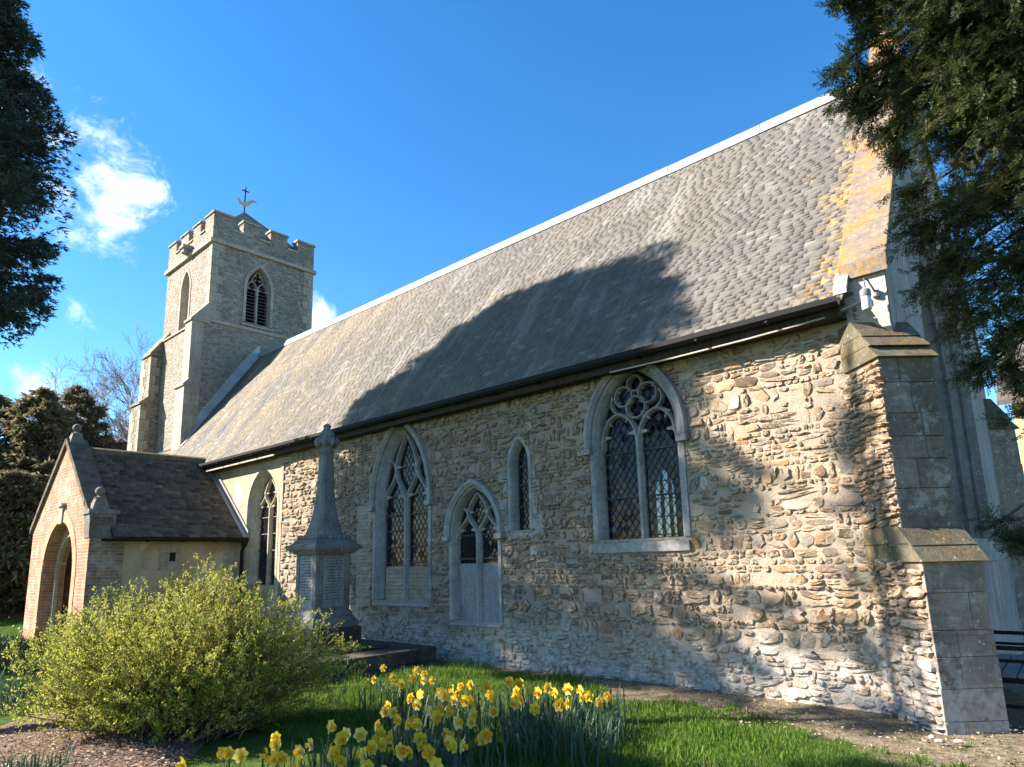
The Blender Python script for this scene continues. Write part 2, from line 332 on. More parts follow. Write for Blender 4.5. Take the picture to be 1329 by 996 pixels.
    # bricks
    def brick(name, c1, c2, mort, white=.5, bw=.225, bh=.072, rx=0., axis=0):
        g = NG(name, .93, .15); xx = g.xyz()
        cu = g.n('ShaderNodeCombineXYZ'); g.L(g.math('ADD', xx[axis], g.math('MULTIPLY', xx[1-axis], .0)), cu.inputs[0]); g.L(g.math('ADD', xx[2], g.math('MULTIPLY', g.noise(2, 2), .03)), cu.inputs[1])
        bt = g.n('ShaderNodeTexBrick'); bt.offset = .5; g.L(cu.outputs[0], bt.inputs['Vector'])
        for k, v in (('Scale', 1.), ('Mortar Size', .007), ('Mortar Smooth', .25), ('Bias', 0.), ('Brick Width', bw), ('Row Height', bh)): bt.inputs[k].default_value = v
        bt.inputs['Color1'].default_value = (*c1, 1); bt.inputs['Color2'].default_value = (*c2, 1); bt.inputs['Mortar'].default_value = (*mort, 1)
        c = g.mix(.6, bt.outputs['Color'], g.ramp(g.noise(7, 5, .7), [(.3, (.6, .6, .6)), (.7, (1.2, 1.15, 1.1))]), 'MULTIPLY')
        c = g.mix(g.math('MULTIPLY', g.step(g.noise(3.1, 6, .75, dist=.5), .47, .62), white), c, (.53, .47, .42))
        h = g.math('ADD', g.math('MULTIPLY', bt.outputs['Fac'], -.8), g.math('MULTIPLY', g.noise(22, 5, .7), .9))
        return g.done(c, g.bump(h, .8, .02))
    M['brick'] = brick('red_porch_brick', (.40, .145, .085), (.47, .21, .125), (.46, .40, .32), .42)
    M['brickE'] = brick('brown_porch_brick', (.22, .15, .11), (.33, .22, .15), (.40, .35, .29), .5, axis=1)  # duller, browner brick for the porch side walls
    M['brickpale'] = brick('pale_infill_brick', (.36, .31, .24), (.30, .23, .17), (.26, .23, .19), .35)
    M['brickhouse'] = brick('yellow_house_brick', (.50, .38, .18), (.58, .45, .24), (.5, .44, .34), .1, axis=1)
    # ironwork, glass, paint
    g = NG('black_iron', .7, .2); M['iron'] = g.done((.012, .012, .013), g.bump(g.noise(30, 3), .2, .003))
    g = NG('lead_came', .6, .4); M['came'] = g.done((.05, .05, .053))
    g = NG('old_leaded_glass', .04, .3); g.b.inputs['IOR'].default_value = 1.5
    tr = g.n('ShaderNodeBsdfTransparent'); tr.inputs[0].default_value = (.55, .6, .62, 1); mx = g.n('ShaderNodeMixShader'); mx.inputs[0].default_value = .28
    g.L(g.b.outputs[0], mx.inputs[1]); g.L(tr.outputs[0], mx.inputs[2]); g.L(mx.outputs[0], g.out.inputs[0])
    M['glass'] = g.done((.006, .007, .008), g.bump(g.noise(14, 3), .12, .01))
    g = NG('opal_lamp_glass', .3, .5); M['opal'] = g.done((.55, .58, .62))
    g = NG('grey_paint', .5, .4); M['greypaint'] = g.done((.20, .21, .22))
    g = NG('interior_plaster', .95, .1); M['plaster'] = g.done(g.ramp(g.noise(2, 3), [(.3, (.30, .27, .22)), (.7, (.42, .39, .33))]))
    g = NG('dark_timber', .8, .25)
    M['timber'] = g.done(g.ramp(g.noise(1, 5, .6, g.sc(30, 30, 2)), [(.3, (.02, .016, .012)), (.7, (.055, .042, .032))]), g.bump(g.noise(1, 5, .6, g.sc(60, 60, 3)), .4, .004))
    g = NG('weathered_bench_slat', .8, .25)
    M['slat'] = g.done(g.ramp(g.noise(1, 5, .6, g.sc(30, 3, 30)), [(.3, (.13, .12, .13)), (.7, (.24, .225, .235))]), g.bump(g.noise(1, 5, .6, g.sc(80, 4, 80)), .4, .004))
    g = NG('gilded_copper', .35, .5); g.b.inputs['Metallic'].default_value = .5; M['gilt'] = g.done((.55, .45, .25))
    # foliage: a colour per leaf, clumps varied by position
    def leaf(name, stops, clump, tr=.25, rough=.6, cs=1.2, spec=.25, fac=.5, objrand=None):
        g = NG(name, rough, spec); c = g.ramp(g.isl(), stops)
        c = g.mix(fac, c, g.ramp(g.noise(cs, 3, .6), clump), 'MULTIPLY')
        if objrand: c = g.mix(1., c, g.ramp(g.n('ShaderNodeObjectInfo').outputs['Random'], objrand), 'MULTIPLY')
        g.done(c); g.translucent(c, tr); return g.mat
    w3 = lambda a: (a, a, a)
    M['spruce'] = leaf('spruce_needles', [(0, (.04, .06, .055)), (.6, (.07, .10, .085)), (1, (.11, .15, .115))], [(.3, w3(.6)), (.7, w3(1.3))], .12)
    M['yew'] = leaf('yew_needles', [(0, (.028, .046, .022)), (.55, (.055, .078, .032)), (.9, (.11, .125, .042)), (1, (.19, .17, .05))], [(.3, w3(.55)), (.7, (1.5, 1.45, 1.2))], .35, .5, 2.2)
    M['cypress'] = leaf('churchyard_evergreen', [(0, (.11, .105, .06)), (.6, (.20, .18, .10)), (1, (.32, .26, .15))], [(.3, w3(.55)), (.7, (1.35, 1.3, 1.2))], .4, .7, .5)
    M['bush'] = leaf('shrub_leaves', [(0, (.20, .24, .035)), (.4, (.36, .40, .06)), (.75, (.48, .50, .10)), (.93, (.50, .44, .14)), (1, (.38, .20, .08))], [(.3, (.75, .72, .7)), (.7, (1.2, 1.2, 1.1))], .45, .55, 2.5)
    M['darkbush'] = leaf('low_evergreen_leaves', [(0, (.02, .035, .018)), (1, (.05, .075, .03))], [(.3, w3(.7)), (.7, w3(1.2))], .2, .5, 3)
    M['grass'] = leaf('grass_blades', [(0, (.055, .12, .012)), (.6, (.095, .185, .02)), (.95, (.14, .23, .035)), (1, (.24, .22, .09))], [(.3, (.8, .8, .7)), (.7, (1.2, 1.1, 1.0))], .35, .5, 1.5)
    M['daffleaf'] = leaf('daffodil_leaves', [(0, (.028, .060, .036)), (.6, (.045, .09, .05)), (1, (.075, .13, .065))], [(.3, w3(.8)), (.7, w3(1.2))], .25, .45, 4, .4)
    M['petal'] = leaf('yellow_petals', [(0, (.70, .48, .03)), (.6, (.80, .60, .05)), (1, (.84, .70, .14))], [(.3, (.97, .95, .9)), (.7, w3(1.02))], .4, .6, 6, .1, .5, [(0, (.72, .62, .6)), (.12, (.95, .9, 1.0)), (.6, (1, 1, 1)), (.85, (1.03, 1.12, 2.2)), (1, (1.04, 1.16, 3.6))])
    M['trumpet'] = leaf('deep_yellow_trumpet', [(0, (.82, .48, .015)), (1, (.85, .52, .02))], [(.3, w3(.95)), (.7, w3(1))], .25, .5, 6, .2)
    M['orange'] = leaf('orange_trumpet', [(0, (.80, .24, .01)), (1, (.82, .28, .015))], [(.3, w3(.95)), (.7, w3(1))], .25, .5, 6, .2)
    M['white'] = leaf('white_petals', [(0, (.75, .75, .68)), (1, (.8, .8, .76))], [(.3, w3(.95)), (.7, w3(1))], .3, .5, 6, .2)
    g = NG('bark', .95, .15); M['bark'] = g.done(g.ramp(g.noise(1, 5, .65, g.sc(18, 18, 3)), [(.3, (.045, .036, .028)), (.7, (.13, .105, .08))]), g.bump(g.noise(1, 5, .7, g.sc(25, 25, 4)), .8, .02))
    g = NG('twig_bark', .9, .15); M['twig'] = g.done(g.ramp(g.noise(8, 3), [(.3, (.12, .075, .045)), (.7, (.24, .16, .10))]))
    g = NG('pale_branch', .9, .15); M['palebranch'] = g.done(g.ramp(g.noise(3, 3), [(.3, (.17, .14, .12)), (.7, (.30, .255, .22))]))
    # ground
    g = NG('churchyard_ground', .97, .1); xx = g.xyz()
    grass = g.ramp(g.noise(5, 5, .65), [(.3, (.030, .060, .010)), (.7, (.075, .125, .022))])
    grass = g.mix(.35, grass, g.ramp(g.noise(.25, 3), [(.3, (.7, .7, .6)), (.7, (1.3, 1.25, 1.1))]), 'MULTIPLY')
    dirt = g.ramp(g.noise(14, 6, .7), [(.25, (.10, .08, .055)), (.5, (.21, .17, .115)), (.72, (.33, .27, .19))])
    moss = g.mix(g.step(g.noise(6, 5, .7), .52, .62, 0, .75), dirt, (.07, .085, .018))
    bnd = g.math('ADD', g.step(xx[0], -6.5, -4.6, 7.8, 6.92), g.step(xx[0], -2.9, -1.5, 0, -.75))
    edge = g.math('ADD', g.math('SUBTRACT', xx[1], bnd), g.math('MULTIPLY', g.math('SUBTRACT', g.noise(2.2, 4), .5), .9))
    f = g.math('MULTIPLY', g.step(edge, -.12, .12), g.step(xx[0], 7, 5))
    M['ground'] = g.done(g.mix(f, grass, moss), g.bump(g.math('ADD', g.noise(30, 5, .7), g.noise(6, 3)), .7, .03))
    g = NG('bed_soil', .97, .1)
    M['soil'] = g.done(g.ramp(g.noise(22, 6, .75), [(.25, (.09, .06, .045)), (.5, (.19, .135, .10)), (.75, (.32, .24, .18))]), g.bump(g.noise(38, 6, .75), 1., .03))
    g = NG('bark_chip', .95, .1); M['chip'] = g.done(g.ramp(g.isl(), [(0, (.10, .065, .045)), (.5, (.26, .18, .13)), (.85, (.42, .33, .23)), (1, (.52, .44, .30))]))
    g = NG('gravestone', .9, .2); M['grave'] = g.done(g.ramp(g.noise(6, 5, .65), [(.3, (.12, .105, .08)), (.7, (.26, .23, .18))]), g.bump(g.noise(30, 4), .4, .01))
    g = NG('pantile', .9, .2); M['pantile'] = g.done(g.ramp(g.noise(5, 4), [(.3, (.12, .075, .05)), (.7, (.2, .13, .09))]))
make_materials()
# ------------------------------------------------------------------ masonry and window builders
class Arch:
    def __init__(s, xc, h, sill, spring, apex, c=None, Rr=None):
        s.xc, s.h, s.sill, s.spring = xc, h, sill, spring
        if c is None:
            r = apex-spring; c = (r*r-h*h)/(2*h); Rr = c+h
        s.c, s.R = c, Rr; s.apex = spring+math.sqrt(Rr*Rr-c*c)
    def off(s, o): return Arch(s.xc, s.h+o, s.sill, s.spring, 0, s.c, s.R+o)
    def half(s, z):
        if z < s.sill or z > s.apex: return 0.
        return s.h if z <= s.spring else max(0., math.sqrt(max(0, s.R**2-(z-s.spring)**2))-s.c)
    def top(s, u): return s.spring+math.sqrt(max(0, s.R**2-(abs(u-s.xc)+s.c)**2))
    def inside(s, u, v, m=0.): return v > s.sill+m and abs(u-s.xc) < s.half(v)-m
    def outline(s, n=12, z0=None):
        a = math.acos(min(1, s.c/s.R)); z0 = s.sill if z0 is None else z0
        left = [(s.xc+s.c-s.R*math.cos(a*k/n), s.spring+s.R*math.sin(a*k/n)) for k in range(n+1)]
        pts = ([(s.xc-s.h, z0)] if z0 < s.spring-1e-4 else [])+left
        return pts+[(2*s.xc-u, v) for u, v in left[:-1][::-1]]+([(s.xc+s.h, z0)] if z0 < s.spring-1e-4 else [])
def wall_sheet(mb, u0, u1, v0, top, holes, place, d=0., mi=0, n=20):
    """wall face with arched openings, in vertical strips"""
    tf = top if callable(top) else (lambda u: top)
    cuts = {u0, u1}
    for a in holes:
        for k in range(n+1): cuts.add(a.xc-a.h+2*a.h*k/n)
    for k in range(1, 12): cuts.add(u0+(u1-u0)*k/12)
    cs = sorted(c for c in cuts if u0-1e-6 <= c <= u1+1e-6)
    for p, q in zip(cs, cs[1:]):
        if q-p < 1e-5: continue
        m = (p+q)/2; hs = sorted([a for a in holes if abs(m-a.xc) < a.h], key=lambda a: a.sill)
        lo = [(v0, v0)]
        for a in hs:
            mb.add([place(p, lo[-1][0], d), place(q, lo[-1][1], d), place(q, a.sill, d), place(p, a.sill, d)], [(0, 1, 2, 3)], mi)
            lo.append((a.top(p) if abs(p-a.xc) <= a.h else a.spring, a.top(q) if abs(q-a.xc) <= a.h else a.spring))
        mb.add([place(p, lo[-1][0], d), place(q, lo[-1][1], d), place(q, tf(q), d), place(p, tf(p), d)], [(0, 1, 2, 3)], mi)
def arch_loft(mb, a, secs, place, z0=None, mi=0, n=12):
    mb.loft([[place(u, v, d) for u, v in a.off(o).outline(n, z0)] for o, d in secs], False, mi)
RIBK = [0]
def rib(mb, pts, w, d0, d1, place, mi=0):
    RIBK[0] = (RIBK[0]+1) % 9; d0 = d0+.0019*RIBK[0]
    secs = []
    for i, (u, v) in enumerate(pts):
        a = pts[max(i-1, 0)]; b = pts[min(i+1, len(pts)-1)]; t = Vector((b[0]-a[0], b[1]-a[1])); t.normalize(); nx, ny = -t.y, t.x
        ch = .38*(d1-d0)
        secs.append([place(u+nx*s, v+ny*s, d) for s, d in ((-w/2, d1), (-w/2, d0+ch), (-w*.18, d0), (w*.18, d0), (w/2, d0+ch), (w/2, d1))])
    mb.loft(secs, True, mi, True)
def bez(p0, p1, p2, p3, n=10):
    return [tuple((1-t)**3*a+3*(1-t)**2*t*b+3*(1-t)*t*t*c+t**3*d for a, b, c, d in zip(p0, p1, p2, p3)) for t in [k/n for k in range(n+1)]]
def circ(u, v, r, n=18): return [(u+r*math.cos(2*math.pi*k/n), v+r*math.sin(2*math.pi*k/n)) for k in range(n+1)]
def cusp(mb, u, v, ang, ln, w, d0, d1, place):
    """a pointed cusp growing from a rib at (u,v) along angle ang"""
    c, s = math.cos(ang), math.sin(ang); P = lambda a, b: (u+c*a-s*b, v+s*a+c*b)
    mb.prism([P(-.02, -w), P(ln*.45, -w*.30), P(ln, -w*.22), P(ln, w*.22), P(ln*.45, w*.30), P(-.02, w)], (d0+.03, d1-.02), place)
def leaded_glass(win, a, d, place, pitch=(.105, .15), bars=(), clip=None, parent=None, tilt=.016):
    """diamond quarries, each set at its own slight angle, with cames and saddle bars"""
    ins = clip or (lambda u, v, m=0.: a.inside(u, v, m))
    px, pz = pitch; V = []; Q = []
    nu = int(2*a.h/px)+3; nv = int((a.apex-a.sill)/pz)+3
    for i in range(-nu, nu+1):
        for j in range(-1, 2*nv):
            u = a.xc+(i+(j % 2)*.5)*px; v = a.sill+j*.5*pz
            if not ins(u, v, -.05): continue
            tu, tv = rng.normal(0, tilt, 2); b = len(V)
            for du, dv in ((0, -pz/2), (px/2, 0), (0, pz/2), (-px/2, 0)): V.append(place(u+du, v+dv, d+du*tu+dv*tv))
            Q.append((b, b+1, b+2, b+3))
    link('glass', np_mesh('glass', V, np.array(Q)), M['glass'], parent)
    mb = MB(); sl = pz/px
    for sgn in (1, -1):
        for i in range(-2*nu, 2*nu+1):
            run = None; u_off = a.xc+i*px
            pts = [(u_off+sgn*(v-a.sill)/sl+px*.5, v) for v in np.arange(a.sill-.02, a.apex+.02, .03)]
            for p in pts+[(1e9, 0)]:
                ok = p[0] < 1e8 and ins(p[0], p[1], -.02)
                if ok: run = [p, p] if run is None else [run[0], p]
                elif run is not None:
                    if run[1] != run[0]: came(mb, run[0], run[1], .011, d-.012-.002*(sgn > 0), place)
                    run = None
    for z in bars:
        hw = a.half(z); mb.box(*[0]*0) if False else None
        came(mb, (a.xc-hw, z), (a.xc+hw, z), .026, d-.035, place)
    mb.build('leading', M['came'], parent)
def came(mb, p, q, w, d, place):
    t = Vector((q[0]-p[0], q[1]-p[1])); t.normalize(); nx, ny = -t.y*w/2, t.x*w/2
    mb.add([place(p[0]+nx, p[1]+ny, d+.006), place(p[0], p[1], d), place(p[0]-nx, p[1]-ny, d+.006), place(q[0]+nx, q[1]+ny, d+.006), place(q[0], q[1], d), place(q[0]-nx, q[1]-ny, d+.006)], [(0, 1, 4, 3), (1, 2, 5, 4)])

def rubble(u0, u1, v0, v1, blocked, place, hfun, wfun, prot=(.012, .04), gap=.013, warp=.03, rough=.09, pf=None, drop=.0):
    """individually shaped stones laid in rough courses; returns one mesh array pair"""
    cells = []; v = v0
    while v < v1-.02:
        h = hfun(v, None); h = min(h, v1-v)
        for a, b in blocked(v+h/2, u0, u1):
            x = a
            while x < b-.015:
                w = wfun(x, v)*(1.0+.5*(h > .1)); hh = h
                if b-x < w*1.45: w = b-x
                elif rnd.random() < .05: w *= 1.7
                if h > .085 and rnd.random() < .38:
                    s = rnd.uniform(.38, .62); w2 = w*rnd.uniform(.8, 1.3); w2 = min(w2, b-x); w2 = b-x if b-x-w2 < .05 else w2
                    k = rnd.uniform(.35, .65)
                    if rnd.random() < .5:
                        cells += [(x, x+w2, v, v+h*s), (x, x+w2*k, v+h*s, v+h), (x+w2*k, x+w2, v+h*s, v+h)]
                    else:
                        cells += [(x, x+w2, v, v+h*s), (x, x+w2, v+h*s, v+h)]
                    x += w2
                else:
                    cells.append((x, x+w, v, v+h)); x += w
        v += h
    c = np.array(cells); N = len(c); cu = (c[:, 0]+c[:, 1])/2; cv = (c[:, 2]+c[:, 3])/2
    hw = (c[:, 1]-c[:, 0])/2-gap*rng.uniform(.3, 1.2, N); hh = (c[:, 3]-c[:, 2])/2-gap*rng.uniform(.2, .9, N)
    ok = (hw > .012) & (hh > .012) & (rng.uniform(0, 1, N) > drop); cu, cv, hw, hh = cu[ok], cv[ok], hw[ok], hh[ok]; N = len(cu)
    n = 13; th = np.arange(n)*2*np.pi/n+rng.uniform(0, .48, (N, 1))+rng.normal(0, .07, (N, n)); e = rng.uniform(2.0, 5., N)[:, None]
    ct, st = np.cos(th), np.sin(th)
    rad = (np.abs(ct)**e+np.abs(st)**e)**(-1/e)*np.clip(1+rng.normal(-.03, rough, (N, n)), .7, 1.16)
    rot = rng.normal(0, .09, N)[:, None]; sk = rng.normal(0, .11, N)[:, None]
    ox = rad*ct*hw[:, None]; oz = rad*st*hh[:, None]
    ox, oz = ox-oz*sk, oz+ox*rot
    p = rng.uniform(*prot, N)[:, None]*(pf(cu, cv)[:, None] if pf else 1); tx = rng.normal(0, .22, N)[:, None]; tz = rng.normal(-.08, .3, N)[:, None]
    rings = []
    for f, dd, js in ((1.0, -.02, 0), (.98, .5, .16), (.78, 1.0, .20), (.42, 1.1, .22)):
        d = p*dd*(1+rng.normal(0, js, (N, n))) if js else np.full((N, n), -.02)
        d = d+(ox*f*tx+oz*f*tz)*.45*(1 if js else 0)
        jx = 1+rng.normal(0, .05 if js else .0, (N, n)); rings.append(np.stack([ox*f*jx, oz*f*jx, d], -1))
    rings.append(np.stack([np.zeros((N, 1)), np.zeros((N, 1)), p*1.1], -1))
    L = np.concatenate(rings, 1); L[..., 0] += cu[:, None]; L[..., 1] += cv[:, None]
    wu, wv = L[..., 0], L[..., 1]
    L[..., 1] = wv+warp*(np.sin(wu*1.9+1.3*np.sin(wv*1.1))+.6*np.sin(wu*4.3+2+wv*2.2))*np.clip((wv-v0)*3, 0, 1)*np.clip((v1-wv)*3, 0, 1)
    per = 4*n+1; q = []; tri = []
    for k in range(3):
        for i in range(n):
            j = (i+1) % n; q.append((k*n+i, k*n+j, (k+1)*n+j, (k+1)*n+i))
    for i in range(n): tri.append((3*n+i, 3*n+(i+1) % n, 4*n))
    base = (np.arange(N)*per)[:, None, None]
    V = place(L[..., 0].ravel(), L[..., 1].ravel(), -L[..., 2].ravel())
    return V, (np.array(q)[None]+base).reshape(-1, 4), (np.array(tri)[None]+base).reshape(-1, 3)
def free_spans(arches, gap=.0):
    def f(v, u0, u1):
        cut = []
        for a in arches:
            if isinstance(a, Arch):
                if a.sill-.10 < v < a.apex: cut.append((a.xc-(a.half(v) if v > a.sill else a.h)-gap, a.xc+(a.half(v) if v > a.sill else a.h)+gap))
            elif a[2] < v < a[3]: cut.append((a[0], a[1]))
        out = []; x = u0
        for p, q in sorted(cut):
            if p > x: out.append((x, min(p, u1)))
            x = max(x, q)
        if x < u1: out.append((x, u1))
        return [(p, q) for p, q in out if q-p > .03]
    return f
def slates(O, U, Vv, lu, lv, w, ex, th=.012, jit=1., keep=None, lap=1.9):
    """courses of separate slates: O eave corner, U along the eave, Vv up the slope"""
    O, U, Vv = np.array(O, float), np.array(U, float), np.array(Vv, float); Nn = np.cross(U, Vv); Nn = Nn if Nn[2] > 0 else -Nn
    A = []; rows = int(lv/ex)+1
    for r in range(rows):
        x = -rnd.uniform(.1, .9)*w
        while x < lu:
            ww = w*rnd.uniform(1-.28*jit, 1+.28*jit); A.append((x, x+ww, r*ex, r)); x += ww
    A = np.array(A); N = len(A); x0 = np.clip(A[:, 0]+.0012, 0, lu); x1 = np.clip(A[:, 1]-.0012, 0, lu); ok = x1-x0 > .03
    v0 = A[:, 2]+rng.normal(0, ex*.03*jit, N); v1 = np.minimum(A[:, 2]+ex*lap, lv+.02)
    if keep is not None: ok &= keep((x0+x1)/2, v0)
    ok &= v1-v0 > ex*.5
    x0, x1, v0, v1 = x0[ok], x1[ok], v0[ok], v1[ok]; N = len(x0)
    lift = th*(1.5+np.abs(rng.normal(0, .2*jit, N))); sk = rng.normal(0, .0025*jit, N)
    def P(u, v, h): return O+u[:, None]*U+v[:, None]*Vv+h[:, None]*Nn
    z = np.zeros(N); c = np.stack([P(x0, v0-sk, lift), P(x1, v0+sk, lift+rng.normal(0, .002*jit, N)), P(x1, v1, z+.002), P(x0, v1, z+.002), P(x0, v0-sk, lift-th), P(x1, v0+sk, lift-th)], 1)
    b = (np.arange(N)*6)[:, None, None]; f = np.array([(0, 1, 2, 3), (4, 5, 1, 0), (4, 0, 3, 3)][:2])
    Q = (f[None]+b).reshape(-1, 4); T = (np.array([(4, 0, 3), (1, 5, 2)])[None]+b).reshape(-1, 3)
    return c.reshape(-1, 3), Q, T
# ------------------------------------------------------------------ ground
YW, XE, XT = 8.0, -1.69, -22.2          # south wall plane, east wall plane, east face of the tower
K = (8.96-4.42)/3.2                     # roof slope
def build_ground():
    rr = [0, 2, 4, 6, 8, 10, 13, 17, 22, 30, 45, 80, 200, 900]; n = 64; V = [(-5, 4, 0)]; F = []
    for r in rr[1:]:
        for k in range(n):
            a = k*2*math.pi/n; x, y = -5+r*math.cos(a), 4+r*math.sin(a)
            V.append((x, y, .02*math.sin(x*.9)*math.cos(y*.8)-.012 if r < 60 else -.01))
    for k in range(n): F.append((0, 1+k, 1+(k+1) % n))
    for i in range(len(rr)-2):
        for k in range(n): F.append((1+i*n+k, 1+(i+1)*n+k, 1+(i+1)*n+(k+1) % n, 1+i*n+(k+1) % n))
    me = bpy.data.meshes.new('ground'); me.from_pydata(V, [], F); me.update(); me.polygons.foreach_set('use_smooth', [True]*len(F))
    tag(link('ground', me, M['ground']), kind='structure')
build_ground()

# ------------------------------------------------------------------ church
church = empty('church', (-12, 11, 0), 'long medieval stone church with steep slate roof, square battlemented tower and brick porch', 'church')
S = lambda u, v, d: (u, YW+d, v)
def Snp(u, v, d): return np.stack([u, YW+d, v], -1)
W1 = Arch(-5.03, .61, 1.86, 3.28, 4.24); W2 = Arch(-10.2, .67, .95, 2.80, 4.13); WD = Arch(-8.24, .50, .66, 2.10, 2.80)
WL = Arch(-7.19, .145, 2.08, 3.14, 3.47); W3 = Arch(-15.55, .56, 1.20, 3.02, 3.80)
FW = {id(W1): .15, id(W2): .20, id(WD): .12, id(WL): .11, id(W3): .26}
outer = [a.off(FW[id(a)]) for a in (W1, W2, WD, WL, W3)]
def south_wall():
    mb = MB(); holes = [a.off(FW[id(a)]-.03) for a in (W1, W2, WD, WL, W3)]
    wall_sheet(mb, -14.62, XE-.3, -.2, 4.62, [h for h in holes if h.xc > -14.6], S, .0, 1)
    wall_sheet(mb, -14.62, XE-.3, -.2, 4.62, [h for h in holes if h.xc > -14.6], S, .7, 2)
    zones = outer[:4]+[(-11.62, -11.15, 1.0, 2.75)]
    def hf(v, _): return rnd.choice((.055, .075, .09, .11, .14, .18)) if v > .35 else rnd.uniform(.09, .16)
    def wf(x, v):
        if x < -12.2: return rnd.uniform(.10, .24)
        return rnd.choice((.06, .08, .10, .12, .15, .19))*rnd.uniform(.85, 1.15)
    def hf2(v, _): return rnd.uniform(.10, .19)
    parts = [rubble(-14.6, -12.3, -.12, 4.6, free_spans(zones), Snp, hf2, wf, (.012, .034), .018, .012, .10, None, .03),
             rubble(-12.3, -2.0, -.12, 4.6, free_spans(zones), Snp, hf, wf, (.011, .040), .009, .006, .11, lambda u, v: np.where((u > -4.3) & (v > 1.3), .5, .95)*np.where(v < .7, .75, 1.), .06)]
    Vs = [np.array(mb.v)]; Q4 = [np.array(mb.f)]; T3 = []; mi = list(mb.m); b = len(mb.v)
    for v, q, t in parts: Vs.append(v); Q4.append(q+b); T3.append(t+b); b += len(v)
    q = np.concatenate(Q4); t = np.concatenate(T3); mi = mi+[0]*(len(q)-len(mi))+[0]*len(t)
    me = np_mesh('wall', np.concatenate(Vs), [q, t], True, mi); me.set_sharp_from_angle(angle=R(17))
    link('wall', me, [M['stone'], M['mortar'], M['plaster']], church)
    # rendered length beside the porch
    mb = MB(); h3 = [holes[4]]
    wall_sheet(mb, -25, -14.62, -.2, 4.62, h3, S, -.012, 0); wall_sheet(mb, -25, -14.62, -.2, 4.62, h3, S, .7, 1)
    mb.box(-14.66, -14.56, YW-.035, YW+.1, 2.6, 4.5, 2)
    o = mb.build('rendered_wall', [M['render'], M['plaster'], M['cream']], church); o['label'] = 'cream roughcast stretch of nave wall beside the porch'
    # patch of pale brick beside the second window
    mb = MB(); mb.box(-11.61, -11.10, YW-.012, YW+.1, 1.0, 2.75)
    o = mb.build('brick_patch', M['brickpale'], church); o['label'] = 'repair patch of pale brick'
south_wall()
def lancet_quoins(parent):
    k = 0
    for z0, z1, l, r in ((1.98, 2.30, .10, .22), (2.30, 2.60, .24, .09), (2.60, 2.86, .09, .16), (2.86, 3.10, .20, .08)):
        for sgn, w in ((-1, l), (1, r)):
            x0 = WL.xc+sgn*(WL.h+.12); x1 = x0+sgn*w
            mb = MB(); mb.box(min(x0, x1), max(x0, x1), YW-.022-.002*k, YW+.05, z0+.006, z1-.006); k = (k+1) % 3; mb.build('quoin', M['ashlar'], parent, bevel=.008)
def sill(parent, a, w, mat, h=.14, out=.05, dep=.24):
    x0, x1 = a.xc-a.h-w, a.xc+a.h+w
    mb = MB(); mb.hexa([(x0, YW-out, a.sill-h), (x1, YW-out, a.sill-h), (x1, YW+dep, a.sill-h), (x0, YW+dep, a.sill-h), (x0, YW-out, a.sill-.05), (x1, YW-out, a.sill-.05), (x1, YW+dep, a.sill+.02), (x0, YW+dep, a.sill+.02)])
    mb.build('sill', mat, parent, bevel=.01)
def hood(parent, a, w, mat, drop=.12):
    mb = MB(); arch_loft(mb, a, [(w-.02, .02), (w-.02, -.055), (w+.03, -.10), (w+.085, -.085), (w+.10, -.02), (w+.10, .03)], S, a.spring-drop, n=14)
    for sg in (-1, 1):
        x = a.xc+sg*(a.h+w+.04); mb.box(x-.075, x+.075, YW-.115, YW+.02, a.spring-drop-.07, a.spring-drop+.012)
    mb.build('hood_mould', mat, parent, True, angle=40)
